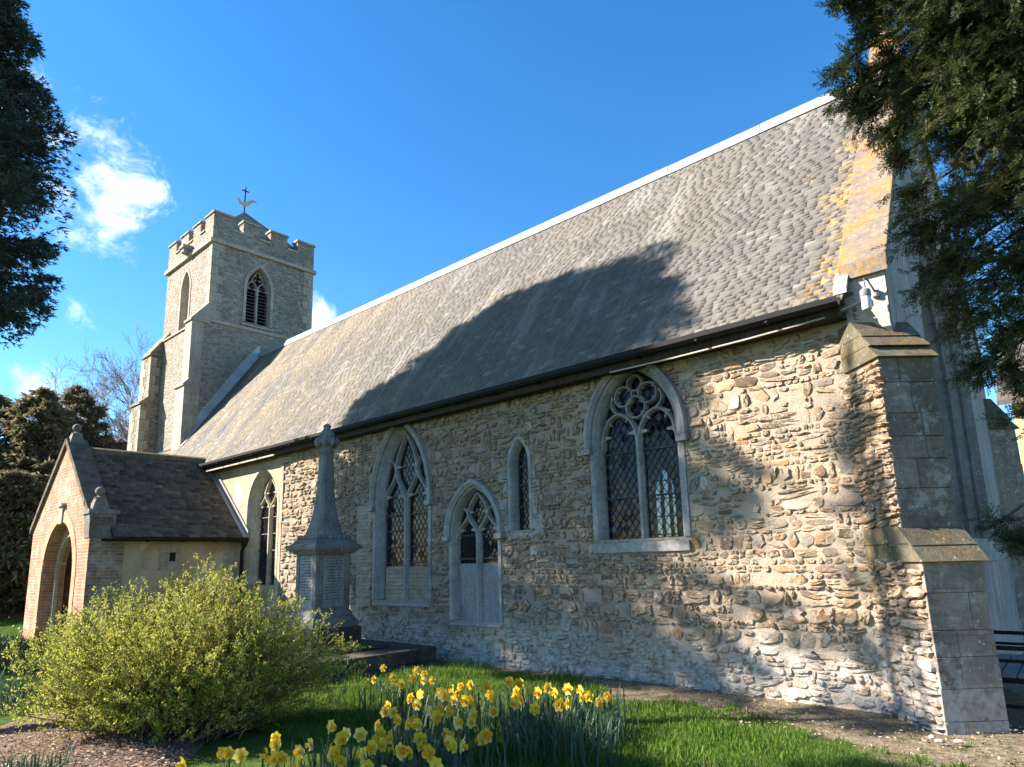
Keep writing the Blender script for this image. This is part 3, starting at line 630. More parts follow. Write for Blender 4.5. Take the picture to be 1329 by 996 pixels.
def window(a, label, mat, splay=.08, dep=.16, bars=(), tr='', pitch=(.105, .15), glass_from=None):
    """stone frame, sill, hood, tracery, leaded glass of one south window"""
    w = FW[id(a)]; mb = MB()
    arch_loft(mb, a, [(w, .2), (w, -.02), (splay+.02, -.024), (splay, -.008), (0, dep), (0, dep+.12)], S)
    fr = mb.build('window', mat, church, True, angle=30); fr['label'] = label
    g = glass_from
    gl = a if g is None else Arch(a.xc, a.h, g, a.spring, a.apex)
    leaded_glass(fr, gl, dep+.05, S, pitch, bars, parent=fr)
    d0, d1 = dep-.045, dep+.08; mb = MB(); RIBK[0] = 0; h, sp, xc = a.h, a.spring, a.xc
    if tr:
        mt = MB(); mt.loft([[S(xc+s, z, d) for s, d in ((-.055, d1), (-.055, d0+.05), (-.02, d0-.004), (.02, d0-.004), (.055, d0+.05), (.055, d1))] for z in (a.sill-.02, sp-.0)], True, 0, True)
        mt.build('mullion', mat, fr, bevel=0)
    if tr == 'net':      # rounded lights under four circles
        for s in (-1, 1):
            rib(mb, [(xc+s*(h+.01), sp-.15)]+bez((xc+s*(h-.01), sp-.12), (xc+s*(h-.02), sp+.16), (xc+s*h*.80, sp+.33), (xc+s*h*.52, sp+.36), 8), .06, d0, d1, S)
            rib(mb, bez((xc+s*h*.52, sp+.36), (xc+s*h*.25, sp+.33), (xc+s*.015, sp+.2), (xc+s*.012, sp-.1), 8), .065, d0, d1, S)
            rib(mb, circ(xc+s*.195, sp+.60, .145), .042, d0, d1, S)
            rib(mb, bez((xc+s*h*.52, sp+.36), (xc+s*h*.7, sp+.45), (xc+s*h*.72, sp+.5), (xc+s*h*.62, sp+.62), 5), .05, d0, d1, S)
            for ang, uu, vv in ((0, xc-s*0+s*(h-.03), sp+.04), (1.5, xc+s*h*.05, sp+.06)):
                cusp(mb, uu, vv, math.pi*(s > 0) if ang == 0 else math.pi*(s < 0), .12, .075, d0, d1, S)
            cusp(mb, xc+s*h*.80, sp+.29, math.pi*1.5-s*.5, .10, .05, d0, d1, S); cusp(mb, xc+s*h*.25, sp+.30, math.pi*1.5+s*.5, .09, .05, d0, d1, S)
        for v, r in ((.42, .155), (.765, .115)): rib(mb, circ(xc, sp+v, r), .042, d0, d1, S)
        for v, r in ((.42, .155), (.60, .145)):
            for u in ((0,) if v == .42 else (-.195, .195)):
                for q in range(4): cusp(mb, xc+u+r*math.cos(q*math.pi/2+.78), sp+v+r*math.sin(q*math.pi/2+.78), q*math.pi/2+.78+math.pi, .05, .035, d0, d1, S)
    if tr == 'ogee':     # two ogee lights and a long central dagger
        H = a.apex-sp; m = sp+H*.42
        for s in (-1, 1):
            rib(mb, bez((xc+s*.012, sp-.02), (xc+s*.04, sp+H*.16), (xc+s*h*.40, sp+H*.22), (xc+s*h*.46, m), 9), .065, d0, d1, S)
            rib(mb, bez((xc+s*h*.46, m), (xc+s*h*.46, m+H*.2), (xc+s*h*.25, m+H*.33), (xc, a.apex-.04), 9), .065, d0, d1, S)
            rib(mb, [(xc+s*(h+.01), sp-.1)]+bez((xc+s*h, sp-.05), (xc+s*(h-.01), sp+H*.15), (xc+s*h*.55, sp+H*.22), (xc+s*h*.46, m), 9), .06, d0, d1, S)
            rib(mb, bez((xc+s*h*.46, m), (xc+s*h*.52, m+H*.1), (xc+s*h*.56, m+H*.14), (xc+s*h*.66, m+H*.16), 5), .045, d0, d1, S)
            for u, v, an in ((h*.93, .03, 0), (h*.08, .03, 1)): cusp(mb, xc+s*u, sp+v*H*2, (math.pi if s > 0 else 0) if an == 0 else (0 if s > 0 else math.pi), h*.24, .075, d0, d1, S)
            cusp(mb, xc+s*h*.44, m+H*.06, (math.pi if s > 0 else 0), h*.22, .06, d0, d1, S)
    if tr: mb.build('tracery', mat, fr, True, angle=35)
    return fr
w1 = window(W1, 'two light window under a net of small circles, nearest the east end', M['ashlar'], .05, .11, (2.44, 2.46+.62), 'net')
sill(w1, W1, .14, M['ashlar'], .18); hood(w1, W1, .12, M['ashlar'])
w2 = window(W2, 'tall two light window with ogee tracery and brick filled foot', M['ashlar'], .10, .13, (1.62, 1.92, 2.22, 2.52), 'ogee', (.12, .17), 1.60)
sill(w2, W2, .18, M['ashlar'], .10, .04, .3); hood(w2, W2, .15, M['ashlar'], .10)
mb = MB()
for s in (-1, 1): mb.box(W2.xc+min(s*.045, s*.64), W2.xc+max(s*.045, s*.64), YW+.14, YW+.34, .93, 1.53)
mb.build('brick_infill', M['brickpale'], w2)
mb = MB(); mb.hexa([(W2.xc-.64, YW+.17, 1.53), (W2.xc+.64, YW+.17, 1.53), (W2.xc+.64, YW+.33, 1.53), (W2.xc-.64, YW+.33, 1.53), (W2.xc-.64, YW+.17, 1.56), (W2.xc+.64, YW+.17, 1.56), (W2.xc+.64, YW+.33, 1.62), (W2.xc-.64, YW+.33, 1.62)]); mb.build('sill', M['ashlar'], w2)
wd = window(WD, 'low two light window with plain stone panels below the glass', M['ashlar'], .04, .10, (1.66, 2.05), 'ogee', (.09, .125), 1.60)
sill(wd, WD, .11, M['ashlar'], .08, .035); hood(wd, WD, .09, M['ashlar'], .06)
mb = MB()
for s in (-1, 1): mb.box(WD.xc+min(s*.04, s*.49), WD.xc+max(s*.04, s*.49), YW+.12, YW+.3, .64, 1.585)
mb.build('stone_panel', M['lettering'], wd)
wl = window(WL, 'narrow single lancet with long and short stone edging', M['ashlar'], .04, .09, (2.45, 2.8, 3.1), '', (.085, .12))
sill(wl, WL, .12, M['ashlar'], .13, .03); lancet_quoins(wl)
w3 = window(W3, 'deeply recessed cream stone window beside the porch', M['cream'], .16, .22, (1.6, 2.0, 2.4, 2.8), 'ogee', (.11, .15))
sill(w3, W3, .2, M['cream'], .12, .03, .4)

def shell():
    """north wall, inside and floor of the church, so that the windows open into a room"""
    mb = MB()
    x0, x1 = XT-.05, XE
    holes = [Arch(-7.9, .42, 1.9, 3.0, 3.7), Arch(-11.3, .42, 1.9, 3.0, 3.7), Arch(-17, .42, 1.9, 3.0, 3.7)]
    N = lambda u, v, d: (u, 14-d, v)
    wall_sheet(mb, x0, x1, -.1, 4.62, holes, N, 0); wall_sheet(mb, x0, x1, -.1, 4.62, holes, N, .6)
    for a in holes: arch_loft(mb, a, [(0, 0), (0, .6)], N); mb.box(a.xc-a.h, a.xc+a.h, 13.4, 14, a.sill-.02, a.sill)
    for a in holes:
        for k in (-1, 0, 1): mb.box(a.xc+k*a.h*.5-.03, a.xc+k*a.h*.5+.03, 13.55, 13.62, a.sill, a.top(a.xc+k*a.h*.5))
        for z in (2.1, 2.5, 2.9, 3.3, 3.7): mb.box(a.xc-a.half(z), a.xc+a.half(z), 13.56, 13.61, z, z+.025)
    mb.build('north_wall', M['plaster'], church)
    mb = MB(); mb.box(x0, XE-.3, YW+.72, 13.4, .0, .05); mb.build('nave_floor', M['timber'], church)
shell()
def east_wall():
    E = lambda u, v, d: (XE-d, u, v)
    gt = lambda u: 9.02-K*abs(u-11)
    mb = MB(); win = Arch(11, 1.2, 1.75, 4.0, 6.1)
    wall_sheet(mb, YW, 14, -.2, gt, [win.off(.25)], E, 0, 0, 24)
    arch_loft(mb, win, [(.25, 0), (.14, .11), (.14, .15), (.0, .24), (.0, .30), (-.15, .42)], E, n=14, mi=1)
    mb.build('gable_wall', [M['cement'], M['jamb']], church, True, angle=20)
    mb = MB(); inn = win.off(-.15); mb.loft([[E(u, v, .41) for u, v in inn.outline()], [E(win.xc, 3.5, .41)]*len(inn.outline())]); mb.hexa([E(9.5, 1.45, -.05), E(12.5, 1.45, -.05), E(12.5, 1.45, .5), E(9.5, 1.45, .5), E(9.5, 1.55, -.05), E(12.5, 1.55, -.05), E(12.5, 2.0, .5), E(9.5, 2.0, .5)])
    mb.build('blocked_window', M['cement'], church)
    mb = MB(); wall_sheet(mb, YW+.7, 13.4, -.1, lambda u: 8.6-K*abs(u-11), [], E, .72); mb.build('inner_wall', M['plaster'], church)
    # kneeler block and raised coping
    mb = MB(); mb.prism([(YW-.012, 3.85), (YW+.8, 3.85), (YW+.8, 5.86), (YW-.012, 4.70)], (0, .44), lambda u, v, d: (XE-.006-d, u, v))
    mb.build('kneeler', M['kneeler'], church)
    mb = MB()
    for sg in (-1, 1):
        pr = lambda t, o: (11+sg*(t-11), 4.70+K*(t-YW)+o)
        ts = np.linspace(YW-.07, 11, 8)
        for a, b in zip(ts, ts[1:]):
            mb.prism([pr(a+.004, .03), pr(b-.004, .03), pr(b-.004, .22), pr(a+.004, .22)], (-.05+rnd.uniform(0, .012), .46), lambda u, v, d: (XE-d, u, v))
    cp = mb.build('gable_coping', M['coping'], church, bevel=.012)
    mb = MB(); x = XE-.2
    mb.frus(x, 11, 9.05, 9.45, .24, .24, .17, .17); mb.frus(x, 11, 9.45, 9.56, .22, .22, .16, .16); mb.lathe(x, 11, [(.13, 9.56), (.08, 9.7), (.07, 9.82), (.16, 9.92), (.15, 10.0), (.07, 10.06), (.055, 10.2)], 8)
    mb.box(x-.05, x+.05, 10.95, 11.05, 10.2, 10.9); mb.box(x-.045, x+.045, 10.72, 11.28, 10.50, 10.60); mb.build('gable_cross', M['coping'], church, bevel=.01)
east_wall()
def diagonal_buttress(ay, sy, name_label):
    a = Vector((XE, ay, 0)); d = Vector((1, sy, 0)).normalized(); n = Vector((1, -sy, 0)).normalized()
    B = lambda s, o, z: tuple(a+d*o+n*s+Vector((0, 0, z)))
    Bn = lambda s, o, z: np.stack([a.x+d.x*o+n.x*s, a.y+d.y*o+n.y*s, z], -1)
    s0, s1 = -.36, .23
    def blk(mb, o0, o1, z0, z1, o1b=None, mi=0, e=0., o0b=None):
        o1b = o1 if o1b is None else o1b; o0b = o0 if o0b is None else o0b
        mb.hexa([B(s0-e, o0, z0), B(s1+e, o0, z0), B(s1+e, o1, z0), B(s0-e, o1, z0), B(s0-e, o0b, z1), B(s1+e, o0b, z1), B(s1+e, o1b, z1), B(s0-e, o1b, z1)], mi)
    mb = MB(); blk(mb, -.45, .50, -.2, 1.52, .46); blk(mb, -.45, .235, 1.5, 3.60, .21)
    z = -.2     # facing of large worn blocks
    while z < 3.58:
        h = min(rnd.uniform(.20, .40), 1.51-z if z < 1.50 else 3.59-z); h = h if abs(z+h-1.51) > .1 else 1.51-z
        if z < 1.51 < z+h: h = 1.51-z
        of = (.535-.03*(z+.2)/1.7) if z < 1.5 else .265-.012*(z-1.5); ci = s0+(s1-s0)*rnd.uniform(.3, .7)
        for a_, b_ in ((s0, ci), (ci, s1)) if rnd.random() < .75 else ((s0, s1),):
            e = rnd.uniform(-.012, .006); g_ = .0015
            mb.hexa([B(a_+g_*(a_ > s0), 0.1, z+g_), B(b_-g_*(b_ < s1)+e*(b_ == s1), .1, z+g_), B(b_-g_*(b_ < s1)+e*(b_ == s1), of+e, z+g_), B(a_+g_*(a_ > s0), of+e+rnd.uniform(-.006, .006), z+g_), B(a_+g_*(a_ > s0), .1, z+h-g_), B(b_-g_*(b_ < s1)+e*(b_ == s1), .1, z+h-g_), B(b_-g_*(b_ < s1)+e*(b_ == s1), of+e-.004, z+h-g_), B(a_+g_*(a_ > s0), of+e-.004+rnd.uniform(-.005, .005), z+h-g_)])
        z += h
        if h < .02: z += .02
    bt = mb.build('buttress', M['butface'], church, bevel=.008)
    mb = MB()
    for (o, ob, z, zt) in ((.57, .36, 1.50, 1.69), (.43, .22, 1.655, 1.84), (.30, .13, 3.58, 3.76), (.20, -.02, 3.73, 3.91), (.06, -.2, 3.88, 4.10)):
        mb = MB(); mb.hexa([B(s0-.035, -.45, z), B(s1+.035, -.45, z), B(s1+.035, o, z), B(s0-.035, o, z), B(s0-.035, -.45, zt), B(s1+.035, -.45, zt), B(s1+.035, o-.19, zt), B(s0-.035, o-.19, zt)])
        mb.build('weathering', M['slab'], bt, bevel=.008)
    if sy < 0:      # rubble cheek towards the south wall
        pl = lambda u, v, dd: Bn(s0+dd-.004, u, v)
        f = lambda v, u0, u1: [(u0, min(u1, .52 if v < 1.45 else .26-.0*v))]
        v, q, t = rubble(-.44, .5, -.15, 3.55, f, pl, lambda v, _: rnd.uniform(.06, .13), lambda x, v: rnd.uniform(.10, .22), (.012, .04), .007, .02, .11)
        me = np_mesh('rubble_cheek', v, [q, t], True); me.set_sharp_from_angle(angle=R(17)); link('rubble_cheek', me, M['stone'], bt)
    return bt
diagonal_buttress(YW, -1, ''); diagonal_buttress(14, 1, '')
def roof():
    O = np.array([XT, 7.76, 4.42-.04*K]); sl = math.hypot(1, K); Vv = np.array([0, 1/sl, K/sl]); lv = (11-7.76)*sl
    v, q, t = slates(O, (1, 0, 0), Vv, XE-.40-XT, lv, .165, .078, .0028)
    v2, q2, t2 = slates(O-np.array([2.8, 0, 0]), (1, 0, 0), Vv, 2.8, 1.25, .165, .078, .0028)
    # bed under the slates and the plain north slope
    u0, u1 = XT, XE-.43
    ext = MB(); nn = Vector((0, -K, 1)).normalized()
    for xa, xb, yb in ((u0, u1, 11.), (u0-2.8, u0, 8.55)):
        p = lambda x, y, o: tuple(Vector((x, y, 4.42+K*(y-7.8)))+nn*o)
        ext.hexa([p(xa, 7.78, -.10), p(xb, 7.78, -.10), p(xb, yb, -.10), p(xa, yb, -.10), p(xa, 7.78, -.006), p(xb, 7.78, -.006), p(xb, yb, -.006), p(xa, yb, -.006)], 1)
    ext.hexa([(u0, 11, 8.86), (u1, 11, 8.86), (u1, 14.3, 8.86-K*3.3), (u0, 14.3, 8.86-K*3.3), (u0, 11, 8.96), (u1, 11, 8.96), (u1, 14.3, 8.96-K*3.3), (u0, 14.3, 8.96-K*3.3)], 1)
    b = len(v); b2 = b+len(v2); qs = np.concatenate([q, q2+b, np.array(ext.f)+b2]); ts = np.concatenate([t, t2+b])
    me = np_mesh('roof', np.concatenate([v, v2, np.array(ext.v)]), [qs, ts], False, [0]*(len(q)+len(q2))+[1]*len(ext.f)+[0]*len(ts))
    rf = link('roof', me, [M['slate'], M['timber']], church)
    mb = MB(); xs = np.linspace(XT, XE-.42, 12)
    for a, bb in zip(xs, xs[1:]):
        zz = 8.98+rnd.uniform(-.006, .006)
        mb.loft([[(x, 11-.11, zz-.11*K+.02), (x, 11-.11, zz-.11*K+.05), (x, 11-.06, zz+.00), (x, 11-.045, zz+.075), (x, 11.045, zz+.075), (x, 11.06, zz), (x, 11.11, zz-.11*K+.05)] for x in (a+.004, bb-.004)], False, 0)
    mb.build('ridge_capping', M['ridge'], rf, True, angle=40)
    # lead apron where the roof meets the tower
    mb = MB(); pt = lambda y, o: (y, 4.42+K*(y-7.8)+o)
    mb.prism([pt(8.55, .02), pt(11, .02), pt(11, .42), pt(10.4, .52), pt(8.7, .42)], (-.035, .0), lambda u, w, d: (XT-d+.05, u, w))
    mb.prism([pt(8.5, .03), pt(11, .03), pt(11, .05), pt(8.5, .05)], (-.25, .0), lambda u, w, d: (XT-d+.03, u, w))
    mb.build('flashing', M['lead'], rf)
    mb = MB(); mb.prism([pt(7.80, .03), pt(7.98, .03), pt(7.98, .09), pt(7.80, .09)], (.12, .26), lambda u, w, d: (XE-.44-d+.2, u, w)); mb.build('verge_flashing', M['lead'], rf)
    return rf
rf = roof()
def gutter():
    prof = [(7.60, 4.37), (7.605, 4.31), (7.64, 4.275), (7.70, 4.275), (7.735, 4.31), (7.74, 4.37), (7.728, 4.37), (7.72, 4.315), (7.69, 4.288), (7.65, 4.288), (7.618, 4.315), (7.612, 4.37)]
    mb = MB(); mb.loft([[(x, y, z) for y, z in prof] for x in (-25, XE-.42)], True, 0, True)
    for x in np.arange(-24.5, XE-.5, .9): mb.box(x-.015, x+.015, 7.595, 7.76, 4.262, 4.285)
    g = mb.build('gutter', M['iron'], church)
    mb = MB(); mb.box(-25, XE-.44, 7.745, 7.775, 4.18, 4.40); mb.box(-25, XE-.44, 7.775, 8.0, 4.19, 4.215); mb.build('fascia', M['timber'], church)
    mb = MB(); mb.tube([(-18.2, 7.735, 4.165), (-14.6, 7.735, 4.165)], .022, 6); mb.build('cable', M['kneeler'], church); mb = MB(); mb.tube([(-5.2, 7.735, 4.172), (-4.2, 7.73, 4.155), (-3.2, 7.73, 4.165), (-2.3, 7.75, 4.20), (-1.95, 7.97, 4.36)], .011, 6)
    mb.build('cable', M['kneeler'], church)
gutter()
# ------------------------------------------------------------------ tower
def tower():
    x0, x1, y0, y1 = -26.1, XT, 9.16, 13.05
    E = lambda u, v, d: (x1-d, u, v)
    T = lambda u, v, d: (u, y0+d, v)
    be = Arch(10.9, .40, 10.12, 11.42, 12.22); ni = Arch(-24.27, .36, 10.08, 11.55, 12.25)
    mb = MB()
    wall_sheet(mb, y0, y1, 9.8, 12.8, [be.off(.14)], E); wall_sheet(mb, x0, x1, 9.8, 12.8, [ni.off(.09)], T)
    wall_sheet(mb, y0, y1, 9.8, 12.8, [], lambda u, v, d: (x0+d, u, v)); wall_sheet(mb, x0, x1, 9.8, 12.8, [], lambda u, v, d: (u, y1-d, v))
    mb.box(x0-.05, x1+.05, 8.95, y1+.06, -.1, 9.82)
    tw = mb.build('tower', M['tower'], church)
    def ring(mb, z, h, out, ya=y0, mi=0):
        for (a, b, c, d) in ((x0-out, x1+out, ya-out, ya+.02), (x0-out, x1+out, y1-.02, y1+out)): mb.frus((a+b)/2, (c+d)/2, z, z+h, (b-a)/2, (d-c)/2, (b-a)/2-out*.3, (d-c)/2)
        for (a, b) in ((x1-.02, x1+out-.003), (x0-out+.003, x0+.02)): mb.box(a, b, ya+.02, y1-.02, z+.002, z+h-.002)
    mb = MB(); ring(mb, 12.70, .14, .10); mb.build('string_course', M['cream'], tw); mb = MB(); ring(mb, 9.80, .12, .09)
    mb.hexa([(x0-.05, 8.90, 9.80), (x1+.05, 8.90, 9.80), (x1+.05, y0, 9.80), (x0-.05, y0, 9.80), (x0-.05, 8.90, 9.86), (x1+.05, 8.90, 9.86), (x1+.05, y0, 10.08), (x0-.05, y0, 10.08)])
    mb.build('string_course', M['cream'], tw)
    # quoins up the two visible corners
    mb = MB(); z = 9.95; k = 0
    while z < 12.6:
        h = rnd.uniform(.26, .36); l = .42 if k % 2 else .24; mb = MB(); mb.box(x1-l, x1+.012, y0-.012, y0+(.66-l), z+.006, z+h-.006); mb.build('quoin', M['cream'], tw, bevel=.008); z += h; k += 1
    z = 10.0
    while z < 12.6:
        h = rnd.uniform(.26, .36); l = .40 if k % 2 else .22; mb = MB(); mb.box(x1-.2, x1+.012, y1-l, y1+.012, z+.006, z+h-.006); mb.build('quoin', M['cream'], tw, bevel=.008); z += h; k += 1
    # parapet with four merlons a side
    mb = MB(); z0, zc, zm = 12.83, 13.33, 13.82; th = .34
    def run(p0, p1, cells, box):
        prev = None
        for a, b in cells: box(mb, a, b, z0-.03, zm, 0); cop(a-.04, b+.04, zm, box)
        ends = [c for c in cells]
        for (a, b), (c, d) in zip(ends, ends[1:]): box(mb, b, c, z0-.03, zc, .003); cop(b+.002, c-.002, zc, box)
    caps = []
    def cop(a, b, z, box): cm = MB(); caps.append(cm); box(cm, a, b, z, z+.045, -.045); box(cm, a+.01, b-.01, z+.045, z+.09, -.012)
    yc = [(9.16, 9.84), (10.22, 10.84), (11.26, 11.92), (12.36, 13.05)]
    sc = (x1-x0)/(y1-y0); xc = [(x1-(b-y0)*sc, x1-(a-y0)*sc) for a, b in yc][::-1]
    run(0, 0, yc, lambda m, a, b, p, q, e: m.box(x1-th+.01+e, x1+.01-e, a-.004, b+.004, p, q))
    run(0, 0, yc, lambda m, a, b, p, q, e: m.box(x0-.01+e, x0+th-.01-e, a-.002, b+.002, p, q))
    run(0, 0, xc, lambda m, a, b, p, q, e: m.box(a+.001, b-.001, y0-.012+e, y0+th-e, p+.002, q+.002))
    run(0, 0, xc, lambda m, a, b, p, q, e: m.box(a+.001, b-.001, y1-th+e, y1+.012-e, p+.002, q+.002))
    mb.build('parapet', M['tower'], tw); build_each(caps, 'parapet_coping', M['cream'], tw)
    # low pyramid roof
    mb = MB(); cx, cy = (x0+x1)/2, (y0+y1)/2; mb.add([(x0+.35, y0+.35, 13.55), (x1-.35, y0+.35, 13.55), (x1-.35, y1-.35, 13.55), (x0+.35, y1-.35, 13.55), (cx, cy, 15.25)], [(0, 1, 4), (1, 2, 4), (2, 3, 4), (3, 0, 4), (3, 2, 1, 0)])
    for p, q in (((x0+.3, y0+.3), 0), ((x1-.3, y0+.3), 0), ((x1-.3, y1-.3), 0)): mb.tube([(p[0], p[1], 13.5), (cx, cy, 15.28)], .05, 6)
    mb.build('cap_roof', M['pantile'], tw)
    # water spout on the south side
    mb = MB(); mb.hexa([(-24.24, 8.80, 12.98), (-23.86, 8.80, 12.98), (-23.86, y0, 12.93), (-24.24, y0, 12.93), (-24.24, 8.80, 13.10), (-23.86, 8.80, 13.10), (-23.86, y0, 13.14), (-24.24, y0, 13.14)]); mb.box(-24.2, -23.9, 8.85, y0, 12.84, 12.95); mb.build('waterspout', M['ashlar'], tw, bevel=.02)
    # belfry window
    mb = MB(); arch_loft(mb, be, [(.16, .12), (.16, -.03), (.06, -.035), (.05, .0), (0, .12), (0, .34)], E)
    mb.hexa([E(be.xc-.6, 9.98, -.06), E(be.xc+.6, 9.98, -.06), E(be.xc+.6, 9.98, .3), E(be.xc-.6, 9.98, .3), E(be.xc-.6, 10.05, -.06), E(be.xc+.6, 10.05, -.06), E(be.xc+.6, 10.13, .3), E(be.xc-.6, 10.13, .3)])
    bw = mb.build('belfry_window', M['cream'], tw, True, angle=30)
    mb = MB(); d0, d1 = .10, .24; h = be.h; sp = be.spring; RIBK[0] = 0
    mb.loft([[E(be.xc+s, z, d) for s, d in ((-.05, d1), (-.05, d0+.04), (-.02, d0), (.02, d0), (.05, d0+.04), (.05, d1))] for z in (10.1, sp+.02)], True, 0, True)
    for s in (-1, 1):
        rib(mb, bez((be.xc+s*.0, sp-.05), (be.xc+s*.03, sp+.2), (be.xc+s*.13, sp+.3), (be.xc+s*.2, sp+.34), 6), .06, d0, d1, E)
        rib(mb, bez((be.xc+s*.4, sp-.05), (be.xc+s*.37, sp+.2), (be.xc+s*.28, sp+.3), (be.xc+s*.2, sp+.34), 6), .06, d0, d1, E)
        rib(mb, bez((be.xc+s*.2, sp+.34), (be.xc+s*.22, sp+.45), (be.xc+s*.1, sp+.65), (be.xc, sp+.74), 6), .05, d0, d1, E)
        for u, v, a in ((.03, .05, 0), (.37, .05, 1)): cusp(mb, be.xc+s*u, sp+v, (0 if s > 0 else math.pi) if a == 0 else (math.pi if s > 0 else 0), .13, .06, d0, d1, E)
    for q in range(4): cusp(mb, be.xc+.13*math.cos(q*1.57+.78), sp+.48+.13*math.sin(q*1.57+.78), q*1.57+.78+math.pi, .07, .04, d0, d1, E)
    mb.build('tracery', M['cream'], bw)
    mb = MB(); z = 10.16
    while z < 11.85:
        for s in (-1, 1):
            a, b = sorted((be.xc+s*.055, be.xc+s*.395)); lim = be.half(min(z+.1, be.apex-.01))
            a, b = max(a, be.xc-lim), min(b, be.xc+lim)
            if b-a > .05: mb.hexa([E(a, z, .12), E(b, z, .12), E(b, z+.07, .26), E(a, z+.07, .26), E(a, z+.022, .12), E(b, z+.022, .12), E(b, z+.092, .26), E(a, z+.092, .26)])
        z += .125
    mb.build('louvre', M['louvre'], bw)
    mb = MB(); mb.box(x1-.40, x1-.34, be.xc-.6, be.xc+.6, 9.9, 12.5); mb.build('belfry_shade_sheet', M['iron'], bw)  # black sheet painted as the unlit belfry chamber behind the louvres
    # blind recess with a slit on the south face
    mb = MB(); arch_loft(mb, ni, [(.11, .1), (.11, -.02), (.02, -.022), (0, .05), (-.02, .34)], T); wall_sheet(mb, ni.xc-.5, ni.xc+.5, 9.9, 12.4, [], T, .32)
    nb = mb.build('blind_arch', M['cream'], tw, True, angle=30)
    mb = MB(); sl_ = Arch(ni.xc+.1, .09, 10.4, 11.15, 11.3); arch_loft(mb, sl_, [(.05, .34), (.05, .28), (0, .27), (0, .31)], T); mb.build('slit_frame', M['cream'], nb)
    mb = MB(); mb.prism(sl_.outline(), (.305, .318), T); mb.build('slit', M['iron'], nb)
    # angle buttresses on the south side
    mb = MB()
    def stage(xa, xb, ya, z0, z1, zt, yt):
        mb.box(xa, xb, ya, 9.0, z0, z1); mb.hexa([(xa-.03, ya-.05, z1), (xb+.03, ya-.05, z1), (xb+.03, yt+.02, z1), (xa-.03, yt+.02, z1), (xa-.03, ya-.05, z1+.06), (xb+.03, ya-.05, z1+.06), (xb+.03, yt, zt), (xa-.03, yt, zt)], 1)
    stage(-22.66, XT+.07, 8.62, -.1, 9.72, 10.5, 9.17); stage(-22.8, XT+.10, 8.50, -.1, 7.45, 7.75, 8.66)
    b1 = mb.build('buttress', [M['cream'], M['cream']], tw)
    mb = MB(); stage(-26.25, -25.45, 8.58, -.1, 9.25, 10.25, 9.17); stage(-26.35, -25.4, 8.34, -.1, 7.4, 7.75, 8.62)
    b2 = mb.build('buttress', [M['butrub'], M['butrub']], tw)
    mb = MB(); z = 4.
    k = 0
    while z < 9.1:
        h = rnd.uniform(.28, .4); l = .46 if k % 2 else .28; ya = 8.34 if z+h < 7.4 else 8.58; xr = -25.4 if z+h < 7.4 else -25.45
        if not (z < 7.4 < z+h):
            mb = MB(); mb.box(-26.37, -26.3+l*.9, ya-.014, ya+.2, z+.005, z+h-.005); mb.build('quoin', M['cream'], b2, bevel=.008)
            mb = MB(); mb.box(xr-.2, xr+.014, ya-.013, ya+l*.7, z+.006, z+h-.006); mb.build('quoin', M['cream'], b2, bevel=.008)
        z += h; k += 1
    return cx, cy

g = NG('louvre_board', .85, .2); M['louvre'] = g.done(g.ramp(g.noise(9, 3), [(.3, (.07, .068, .066)), (.7, (.14, .135, .13))]))
g = NG('cap_stone_slate', .9, .2); M['pantile'] = g.done(g.ramp(g.noise(1, 4, .6, g.sc(3, 3, 9)), [(.3, (.16, .14, .11)), (.7, (.30, .27, .22))]), g.bump(g.noise(1, 4, .6, g.sc(4, 4, 14)), .6, .03))
tcx, tcy = tower()

